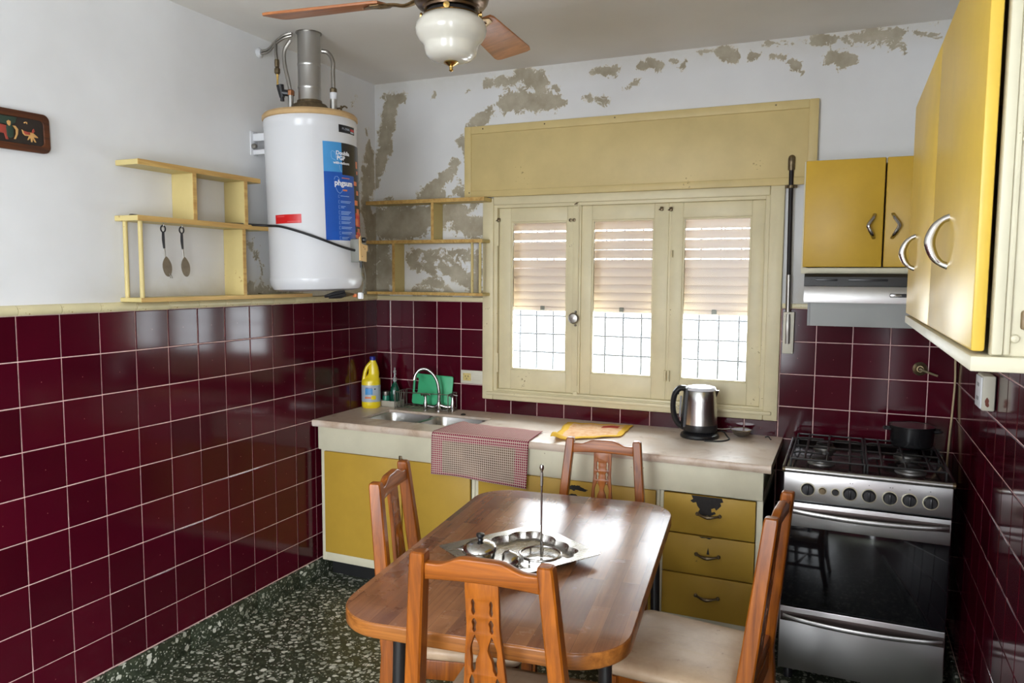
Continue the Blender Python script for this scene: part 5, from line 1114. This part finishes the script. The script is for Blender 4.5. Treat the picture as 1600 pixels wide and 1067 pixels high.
for s, k in ((-1, -0.075), (1, 0.075)):
    px, py = fx + k, fy + k * 0.24
    v = obj('tap_valve', lathe(B(), [(0.012, 0), (0.012, 0.035), (0.010, 0.05), (0.007, 0.06), (0.0075, 0.085)], (px, py, z), 16), M['chrome'], fc)
    obj('tap_handle', merge(tube(B(), [(px - 0.026, py - 0.006, z + 0.086), (px, py, z + 0.092), (px + 0.026, py + 0.006, z + 0.086)], 0.005, 8, 3, rr=[0.0065, 0.005, 0.0065]), tube(B(), [(px + 0.006, py - 0.026, z + 0.086), (px, py, z + 0.092), (px - 0.006, py + 0.026, z + 0.086)], 0.005, 8, 3, rr=[0.0065, 0.005, 0.0065])), M['chrome'], v)
# kettle
kt = thing('electric_kettle', 'steel and black electric kettle on the worktop in front of the window', 'kettle', (1.893, -0.160, z), rz=R(10))
obj('power_base', lathe(B(), [(0.0, 0), (0.088, 0), (0.090, 0.006), (0.086, 0.016), (0.072, 0.024), (0.0, 0.024)], (0, 0, 0), 48), M['black'], kt, world=False)
obj('lower_body', lathe(B(), [(0.066, 0.022), (0.078, 0.034), (0.080, 0.050), (0.0785, 0.064), (0.0, 0.064)], (0, 0, 0), 48), M['black'], kt, world=False)
jug = obj('jug', lathe(B(), [(0.0785, 0.062), (0.0765, 0.10), (0.072, 0.17), (0.0685, 0.218), (0.066, 0.222)], (0, 0, 0), 64), M['steel_v'], kt, world=False)
sp = B(); loft(sp, [[(0.060, -0.022, 0.222), (0.060, 0.022, 0.222), (0.0705, 0.010, 0.190), (0.0705, -0.010, 0.190)], [(0.082, -0.006, 0.222), (0.082, 0.006, 0.222), (0.0715, 0.003, 0.192), (0.0715, -0.003, 0.192)]]); obj('spout', sp, M['steel_v'], kt, world=False)
obj('lid', lathe(B(), [(0.070, 0.222), (0.071, 0.228), (0.066, 0.236), (0.04, 0.242), (0.0, 0.243)], (0, 0, 0), 48), plain('pale_kettle_lid', srgb(206, 208, 214), 0.2), kt, world=False)
bkx = B(); loft(bkx, [[(-(r0) * math.cos(R(a)), r0 * math.sin(R(a)), h) for a in (-34, -20, 0, 20, 34)] + [(-(r0 + 0.010) * math.cos(R(a)), (r0 + 0.010) * math.sin(R(a)), h) for a in (30, 15, 0, -15, -30)] for r0, h in ((0.0785, 0.05), (0.0755, 0.10), (0.0715, 0.17), (0.068, 0.222), (0.066, 0.232))]); obj('back_strip', bkx, M['black'], kt, world=False)
hd_ = obj('handle', tube(B(), [(-0.068, 0, 0.226), (-0.098, 0, 0.224), (-0.118, 0, 0.196), (-0.125, 0, 0.145), (-0.118, 0, 0.095), (-0.098, 0, 0.058), (-0.072, 0, 0.044)], 0.013, 14, 6, rr=[0.016, 0.017, 0.016, 0.015, 0.0155, 0.016, 0.019], flat=(1.2, 0.85)), M['black'], kt, world=False)
obj('water_gauge', tube(B(), [(-0.089, -0.004, 0.19), (-0.092, -0.004, 0.09)], 0.005, 8), M['clear'], kt, world=False)
obj('switch_lever', bx((-0.128, -0.012, 0.196), (-0.098, 0.012, 0.212), 0.004), M['black'], hd_, world=False)
obj('power_cord', tube(B(), [(0.070, 0.03, 0.020), (0.105, 0.045, 0.022), (0.125, 0.01, 0.006), (0.130, -0.045, 0.004), (0.090, -0.095, 0.004), (0.02, -0.105, 0.004)], 0.0035, 8, 6), M['black'], kt, world=False)
# strainer
sr = thing('strainer', 'small round metal strainer lying beside the kettle', 'strainer', (2.070, -0.075, z))
obj('mesh_bowl', lathe(B(), [(0.0, 0.002), (0.018, 0.003), (0.034, 0.012), (0.044, 0.028), (0.047, 0.034), (0.045, 0.034), (0.042, 0.028), (0.032, 0.014), (0.0, 0.005)], (2.070, -0.075, z), 40), M['dull_steel'], sr)
obj('rim', lathe(B(), [(0.046, 0.032), (0.049, 0.035), (0.046, 0.037), (0.044, 0.035)], (2.070, -0.075, z), 40), M['polished'], sr)
obj('handle', tube(tube(B(), [(2.025, -0.080, z + 0.034), (1.99, -0.088, z + 0.030), (1.962, -0.092, z + 0.032)], 0.0022, 6, 3), [(2.025, -0.068, z + 0.034), (1.99, -0.074, z + 0.030), (1.962, -0.088, z + 0.032)], 0.0022, 6, 3), M['polished'], sr)
tag(obj('wire_scrap', tube(B(), [(2.175, -0.055, z + 0.003), (2.19, -0.06, z + 0.008), (2.20, -0.085, z + 0.003), (2.205, -0.10, z + 0.004)], 0.003, 6, 4), M['black']), 'short black wire scrap at the right end of the worktop', 'wire')
tag(obj('drain_plug', lathe(B(), [(0.014, 0), (0.014, 0.004), (0.008, 0.007), (0, 0.007)], (0.640, -0.142, z), 16), M['chip']), 'small dark plug lying behind the right sink bowl', 'plug')

# cloths: sheets with thickness that follow the worktop and hang over its edge
def cloth(name, label, cat, rows, mat, uvs, th=0.0025):
    """rows: grid of points; uvs: same grid of (u,v)"""
    bm = B(); uvl = bm.loops.layers.uv.new('UVMap'); V = [[bm.verts.new(p) for p in r] for r in rows]; m = {}
    for r, ur in zip(V, uvs):
        for v, u in zip(r, ur): m[v] = u
    for i in range(len(V) - 1):
        for j in range(len(V[0]) - 1):
            f = bm.faces.new((V[i][j], V[i][j + 1], V[i + 1][j + 1], V[i + 1][j]))
            for l in f.loops: l[uvl].uv = m[l.vert]
    bmesh.ops.recalc_face_normals(bm, faces=bm.faces)
    o = tag(obj(name, bm, mat, angle=80), label, cat)
    s = o.modifiers.new('thickness', 'SOLIDIFY'); s.thickness = th; s.offset = 1.0; return o
def clothpath():
    rows, uvs = [], []; path = []
    top, drop = 0.225, 0.185
    n1, n2, n3 = 12, 5, 12
    for k in range(n1 + 1): path.append((k / n1 * top, 'top', k / n1))
    for k in range(1, n2 + 1): path.append((top + 0.02 * k / n2, 'bend', k / n2))
    for k in range(1, n3 + 1): path.append((top + 0.02 + drop * k / n3, 'drop', k / n3))
    NU = 34
    for s, ph, f in path:
        row, ur = [], []
        for j in range(NU + 1):
            u = j / NU; wob = 0.004 * math.sin(u * 9 + s * 20) + 0.002 * math.sin(u * 23)
            xl, xr = 0.715, 1.213                                          # ends at the worktop edge
            if ph == 'top':
                y = (CF + 0.006) + top * (1 - f) * (1.0 - 0.10 * u); xx = (xl - 0.0 * (1 - f)) + u * (xr - xl) + (1 - f) * (0.018 - 0.035 * u)
                zz_ = CT + 0.0035 + 0.0035 * abs(math.sin(u * 7 + f * 3)) * (1 - f) + (0.008 * math.exp(-((u - 0.06) / 0.05) ** 2) * math.exp(-(f / 0.25) ** 2))
            elif ph == 'bend':
                a = f * PI / 2; y = (CF + 0.006) - 0.020 * math.sin(a) ; xx = xl + u * (xr - xl); zz_ = CT + 0.0035 - 0.018 * (1 - math.cos(a))
            else:
                y = CF - 0.014 - 0.006 * math.sin(u * 11 + f * 2) * f * 0.6 - 0.002; xx = xl + u * (xr - xl) - 0.008 * f * (u); zz_ = CT - 0.0145 - (drop + 0.012 * u - 0.004 * math.sin(u * 5)) * f
            row.append((xx, y, zz_)); ur.append((u * 0.52, 0.43 - s))
        rows.append(row); uvs.append(ur)
    return rows, uvs
rows_, uvs_ = clothpath()
cloth('dish_towel', 'burgundy and white checked dish towel hanging over the worktop edge', 'towel', list(reversed(rows_)), M['gingham'], list(reversed(uvs_)))
rows_, uvs_ = [], []
A_, B_, C_, D_ = Vector((1.222, -0.115)), Vector((1.545, -0.060)), Vector((1.565, -0.330)), Vector((1.300, -0.555))
for i in range(25):
    r, u_ = [], []
    for j in range(25):
        u, v = j / 24, i / 24
        p = (A_ * (1 - u) + B_ * u) * (1 - v) + (D_ * (1 - u) + C_ * u) * v
        e = 0.006 * math.sin(u * 21) * (1 - v) * 1.2 + 0.004 * math.sin(v * 17)
        h = CT + 0.0035 + 0.0035 * abs(math.sin(u * 9 + 1) * math.sin(v * 8)) + 0.030 * math.exp(-((u - 0.02) / 0.10) ** 2 - ((v - 0.93) / 0.10) ** 2)
        r.append((p.x + e * 0.5, p.y + e, h)); u_.append((u, 1 - v))
    rows_.append(r); uvs_.append(u_)
cloth('yellow_cloth', 'faded yellow cloth spread on the worktop beside the checked towel', 'cloth', rows_, M['yellow_cloth'], uvs_)
# ---------------------------------------------------------------- dining table
TZ = 0.742
tb = thing('dining_table', 'rounded wooden dining table in the middle of the kitchen', 'table', (1.640, -1.588, 0), rz=R(6.4))
TW, TL = 0.742, 1.205
def bulged(w, l, r, n=10, b=0.012):
    pts = []
    for x, y in rounded(w, l, r, n): pts.append((x * (1 + b * math.cos(y / (l / 2) * PI / 2)), y * (1 + b * math.cos(x / (w / 2) * PI / 2))))
    return pts
o2 = bulged(TW, TL, 0.135)
rim = fill2d([o2], 0.040, 0.006, 2); rim.transform(T(0, 0, TZ - 0.0205)); obj('edge_band', rim, M['table_edge'], tb, world=False)
o1 = bulged(TW - 0.006, TL - 0.006, 0.133)
top = fill2d([o1], 0.002, 0.0006, 1); top.transform(T(0, 0, TZ - 0.001)); obj('table_top', top, M['table_top'], tb, world=False)
ap = B(); 
for lo, hi in (((-0.28, -0.50, TZ - 0.075), (-0.262, 0.50, TZ - 0.041)), ((0.262, -0.50, TZ - 0.075), (0.28, 0.50, TZ - 0.041)), ((-0.28, -0.50, TZ - 0.075), (0.28, -0.482, TZ - 0.041)), ((-0.28, 0.482, TZ - 0.075), (0.28, 0.50, TZ - 0.041))): box(ap, lo, hi)
obj('under_frame', ap, M['black_iron'], tb, world=False)
for sx in (-1, 1):
    for sy in (-1, 1):
        lx = 0.314 if sx > 0 else -0.218
        lg = obj('leg', tube(B(), [(lx, sy * 0.500, TZ - 0.042), (lx + sx * 0.008, sy * 0.515, 0.012)], 0.0165, 16), M['black_iron'], tb, world=False)
        obj('rubber_foot', lathe(B(), [(0.019, 0), (0.019, 0.022), (0.0165, 0.026)], (lx + sx * 0.008, sy * 0.515, 0), 16), M['black'], lg, world=False)

# tray and what stands on it
TR = Vector((1.869, -1.590)); TN = Vector((1.672, -1.905)); TLp = Vector((1.380, -1.760))
c_ = (TR + TLp) / 2; ex = (TR - TN); ey = (TLp - TN)
ang = math.atan2(ex.y, ex.x); WX, WY = ex.length, ey.length
ty = thing('serving_tray', 'square steel serving tray with scalloped well on the dining table', 'tray', (c_.x, c_.y, TZ + 0.0005), rz=ang)
def scallop(w, h, r, amp, k, n):
    base = rounded(w, h, r, 12); out = []; L = 0; pts = base + [base[0]]; seg = [math.dist(a, b) for a, b in zip(pts[:-1], pts[1:])]; tot = sum(seg); s = 0; i = 0
    for q in range(n):
        t = q / n * tot
        while L + seg[i] < t: L += seg[i]; i += 1
        f = (t - L) / seg[i]; x = pts[i][0] + (pts[i + 1][0] - pts[i][0]) * f; y = pts[i][1] + (pts[i + 1][1] - pts[i][1]) * f
        a = amp * (abs(math.sin(PI * k * q / n)) - 0.5); l = math.hypot(x, y); out.append((x + x / l * a, y + y / l * a))
    return out
n = 180
well_hi = scallop(WX * 0.80, WY * 0.80, 0.06, 0.012, 15, n); well_lo = [(x * 0.955, y * 0.955) for x, y in well_hi]
outer = rounded(WX, WY, 0.006, 2)
def resample(poly, n):
    pts = poly + [poly[0]]; seg = [math.dist(a, b) for a, b in zip(pts[:-1], pts[1:])]; out = []
    for q in range(n):                                      # match by direction from the centre
        a = math.atan2(well_hi[q][1], well_hi[q][0]); best = None
        for p, r in zip(pts[:-1], pts[1:]):
            d = (math.cos(a), math.sin(a)); ex_, ey_ = r[0] - p[0], r[1] - p[1]; den = d[0] * ey_ - d[1] * ex_
            if abs(den) < 1e-12: continue
            t = (p[0] * ey_ - p[1] * ex_) / den; u = (p[0] * d[1] - p[1] * d[0]) / den
            if t > 0 and -1e-6 <= u <= 1 + 1e-6: best = (t * d[0], t * d[1])
        out.append(best or out[-1])
    return out
outr = resample(outer, n); hh = 0.024
b = B(); loft(b, [[(x, y, hh - 0.001) for x, y in outr], [(x, y, hh + 0.001) for x, y in outr], [(x * 0.992, y * 0.992, hh + 0.001) for x, y in outr], [(x, y, hh) for x, y in well_hi], [(x * 0.985, y * 0.985, hh - 0.004) for x, y in well_hi], [(x, y, 0.003) for x, y in well_lo], [(x * 0.97, y * 0.97, 0.0015) for x, y in well_lo]], False)
b.verts.ensure_lookup_table(); b.faces.new([v for v in list(b.verts)[-n:]])
bmesh.ops.recalc_face_normals(b, faces=b.faces)
to = obj('tray', b, steel('tray_steel', (0.46, 0.44, 0.41, 1), 0.27, 0, 0.03, 120), ty, world=False, angle=30)
sl = to.modifiers.new('thickness', 'SOLIDIFY'); sl.thickness = 0.0010; sl.offset = -1
zt = TZ + 0.0035
rs = thing('bottle_stand', 'steel ring stand with a tall thin upright rod on the tray', 'stand', (1.684, -1.652, zt))
rb = B(); rp = [(1.684 + 0.062 * math.cos(a), -1.652 + 0.062 * math.sin(a), zt + 0.011) for a in np.linspace(0, 2 * PI, 49)]; tube(rb, rp, 0.0042, 8)
obj('ring', rb, M['polished'], rs)
for a in (20, 140, 260): obj('ring_foot', tube(B(), [(1.684 + 0.062 * math.cos(R(a)), -1.652 + 0.062 * math.sin(R(a)), zt + 0.011), (1.684 + 0.062 * math.cos(R(a)), -1.652 + 0.062 * math.sin(R(a)), zt)], 0.003, 6), M['polished'], rs)
obj('rod', tube(B(), [(1.686, -1.650, zt), (1.686, -1.650, 1.022)], 0.0032, 10), M['polished'], rs)
obj('rod_foot', tube(B(), [(1.691, -1.651, zt), (1.693, -1.652, zt + 0.03), (1.687, -1.650, zt + 0.055)], 0.002, 6, 3), M['polished'], rs)
obj('rod_collar', lathe(B(), [(0.0045, 0.965), (0.0045, 1.004)], (1.686, -1.650, 0), 10), M['dull_steel'], rs)
obj('rod_tip', lathe(B(), [(0.0035, 1.008), (0.006, 1.014), (0.0068, 1.020), (0.005, 1.027), (0, 1.030)], (1.686, -1.650, 0), 14), M['polished'], rs)
px, py = 1.546, -1.778
po = thing('sugar_bowl', 'small lidded steel pot with a dark knob on the tray', 'pot', (px, py, zt))
obj('bowl', lathe(B(), [(0.0, 0.0), (0.036, 0.0), (0.040, 0.004), (0.044, 0.03), (0.046, 0.045), (0.0, 0.045)], (px, py, zt), 40), M['polished'], po)
ld = obj('lid', lathe(B(), [(0.049, 0.044), (0.051, 0.048), (0.049, 0.054), (0.040, 0.064), (0.020, 0.071), (0.0, 0.072)], (px, py, zt), 48), M['polished'], po)
obj('lid_knob', lathe(B(), [(0.006, 0.070), (0.008, 0.074), (0.007, 0.078), (0.0125, 0.086), (0.012, 0.092), (0.0, 0.094)], (px, py, zt), 16), M['black'], ld)
obj('side_lug', bx((px - 0.072, py - 0.012, zt + 0.036), (px - 0.044, py + 0.012, zt + 0.042), 0.003), M['polished'], po)
cx, cy = 1.624, -1.744
cr = thing('creamer', 'polished steel scoop-shaped dish with ribbed grip between pot and ring stand', 'dish', (cx, cy, zt), rz=R(26))
sc_ = B(); prof = [(-0.022, 0.026, 0.030), (-0.014, 0.034, 0.038), (0.0, 0.036, 0.042), (0.018, 0.030, 0.034), (0.026, 0.022, 0.028)]
rings = []
for x, w, h in prof: rings.append([(x, -w * math.cos(a), h * math.sin(a) + 0.001) for a in np.linspace(0, PI, 13)])
loft(sc_, rings); obj('dish_body', sc_, M['polished'], cr, world=False)
gb = B(); box(gb, (0.024, -0.018, 0.006), (0.030, 0.018, 0.028), 0.002)
for k in range(4): box(gb, (0.030 + 0.003 * k, -0.015 + 0.001 * k, 0.010), (0.0320 + 0.003 * k, 0.015 - 0.001 * k, 0.024), 0.001)
obj('ribbed_grip', gb, M['dull_steel'], cr, world=False)

# ---------------------------------------------------------------- chairs
def make_chair():
    t = thing('dining_chair', 'chair', 'chair', (0, 0, 0), group='orange wooden dining chairs round the table')
    W1, W2 = M['chair_wood'], M['chair_wood_x']
    Z1 = 0.96
    def lean(zz): return 0.0 if zz < 0.44 else -(zz - 0.44) / (Z1 - 0.44) * 0.055
    for s in (-1, 1):
        b = B(); rings = []
        for zz, x, y, a, d in ((0.0, 0.186, -0.045, 0.016, 0.018), (0.20, 0.188, -0.018, 0.018, 0.021), (0.44, 0.187, 0.0, 0.019, 0.023), (0.70, 0.165, lean(0.70), 0.0185, 0.021), (0.948, 0.1435, lean(0.948), 0.0175, 0.019), (0.957, 0.1428, lean(0.957), 0.0160, 0.0175), (0.960, 0.1425, lean(0.96), 0.0125, 0.014)):
            e = 0.004
            rings.append([(s * x + p, y + q, zz) for p, q in ((-a + e, -d), (a - e, -d), (a, -d + e), (a, d - e), (a - e, d), (-a + e, d), (-a, d - e), (-a, -d + e))])
        loft(b, rings); obj('back_post', b, W1, t, world=False, angle=30)
    def sheared(bm):
        for v in bm.verts: v.co.y += lean(v.co.z)
        return bm
    # crest rail: straight lower edge, hump in the middle
    up, dn = [], []
    for x in np.linspace(-0.130, 0.130, 27):
        f = abs(x) / 0.130; hump = 0.5 * (1 + math.cos(PI * min(1, max(0, (f - 0.28) / 0.50))))
        up.append((x, 0.936 + 0.020 * hump)); dn.append((x, 0.897 + 0.006 * (1 - f * f)))
    b = fill2d([up + dn[::-1]], 0.024, 0.004, 2, XZ); sheared(b); obj('crest_rail', b, W2, t, world=False)
    # splat with cut-outs
    def hw(zz): return float(np.interp(zz, [0.47, 0.56, 0.64, 0.72, 0.80, 0.90], [0.056, 0.054, 0.051, 0.045, 0.0375, 0.0385]))
    zz_ = np.linspace(0.485, 0.905, 22)
    outl = [(hw(z_), z_) for z_ in zz_] + [(-hw(z_), z_) for z_ in zz_[::-1]]
    holes = []
    for s in (-1, 1):
        for z0, z1, w0, kind in ((0.828, 0.864, 0.0040, 0), (0.788, 0.820, 0.0048, 1), (0.690, 0.780, 0.0062, 2), (0.630, 0.684, 0.0050, 1), (0.530, 0.622, 0.0058, 2)):
            L_, R_ = [], []
            for q in np.linspace(0, 1, 9):
                z_ = z0 + (z1 - z0) * q; cx_ = hw(z_) - 0.0135 - w0
                w_ = w0 * (math.sin(PI * q) ** 0.5 if 0 < q < 1 else 0.15) * (1 + 0.35 * math.sin(q * 9 + kind))
                L_.append((s * (cx_ - w_ * (1.7 if kind == 2 else 1)), z_)); R_.append((s * (cx_ + w_), z_))
            holes.append(L_ + R_[::-1])
    holes.append([(0, 0.612), (0.0115, 0.640), (0, 0.668), (-0.0115, 0.640)])
    holes.append([(0, 0.53), (0.010, 0.552), (0, 0.575), (-0.010, 0.552)])
    b = fill2d([outl] + holes, 0.013, 0.0012, 1, XZ); sheared(b); obj('splat', b, W1, t, world=False, angle=30)
    obj('splat_shoe', bx((-0.168, -0.014, 0.452), (0.168, 0.012, 0.490), 0.004), W2, t, world=False)
    # seat frame, legs, stretchers
    for s in (-1, 1):
        obj('side_rail', bx((s * 0.186 - 0.011, 0.018, 0.375), (s * 0.186 + 0.011, 0.365, 0.436), 0.003), plain('', (0, 0, 0, 1)) if False else W1, t, world=False)
        b = B(); loft(b, [[(s * 0.188 + p * k, 0.375 + q * k, zz) for p, q in ((-0.020, -0.020), (0.020, -0.020), (0.020, 0.020), (-0.020, 0.020))] for zz, k in ((0, 0.72), (0.30, 0.95), (0.436, 1.0))]); obj('front_leg', b, W1, t, world=False)
        obj('side_stretcher', bx((s * 0.187 - 0.008, 0.0, 0.175), (s * 0.187 + 0.008, 0.360, 0.205), 0.003), W1, t, world=False)
    obj('front_rail', bx((-0.170, 0.364, 0.375), (0.170, 0.386, 0.436), 0.003), W2, t, world=False)
    obj('rear_rail', bx((-0.170, -0.012, 0.375), (0.170, 0.010, 0.436), 0.003), W2, t, world=False)
    obj('cross_stretcher', bx((-0.180, 0.170, 0.180), (0.180, 0.186, 0.202), 0.003), W2, t, world=False)
    # upholstered seat: domed pad with rounded edges
    sb2 = B(); rings = []
    def rr(w0, w1, y0, y1, r, zz):
        pts = []
        for x, y in rounded(1, 1, r, 6):
            f = y + 0.5; pts.append((x * (w0 + (w1 - w0) * f) , y0 + f * (y1 - y0), zz))
        return pts
    rings = [rr(0.385, 0.405, 0.024, 0.402, 0.08, 0.437), rr(0.395, 0.42, 0.020, 0.408, 0.09, 0.444), rr(0.398, 0.424, 0.019, 0.410, 0.09, 0.458), rr(0.388, 0.412, 0.025, 0.404, 0.1, 0.470), rr(0.34, 0.36, 0.05, 0.375, 0.14, 0.478), rr(0.18, 0.20, 0.12, 0.30, 0.2, 0.482), rr(0.05, 0.05, 0.19, 0.23, 0.3, 0.483)]
    loft(sb2, rings); obj('seat_pad', sb2, M['seat'], t, world=False, angle=60)
    return t
ch0 = make_chair()
def seat_chair(o, label, tx, ty_, th, s):
    off = Matrix.Rotation(th, 3, 'Z') @ Vector((0, -0.055 * s, 0))
    o.location = (tx - off.x, ty_ - off.y, 0); o.rotation_euler = (0, 0, th); o.scale = (s, s, s); o['label'] = label
spots = [('nearest wooden chair, its back to the viewer at the near table end', 1.794, -2.280, R(6), 1.020),
         ('wooden chair at the far table end with its back to the cabinets', 1.606, -0.755, R(186.5), 0.960),
         ('wooden chair tucked in at the left side of the table', 1.165, -1.665, R(-75), 0.995),
         ('wooden chair pulled out in front of the stove showing its pale vinyl seat', 2.348, -1.490, R(85.5), 0.99)]
for k, (lb_, tx, ty_, th, s) in enumerate(spots):
    seat_chair(ch0 if k == 0 else copy_tree(ch0), lb_, tx, ty_, th, s)
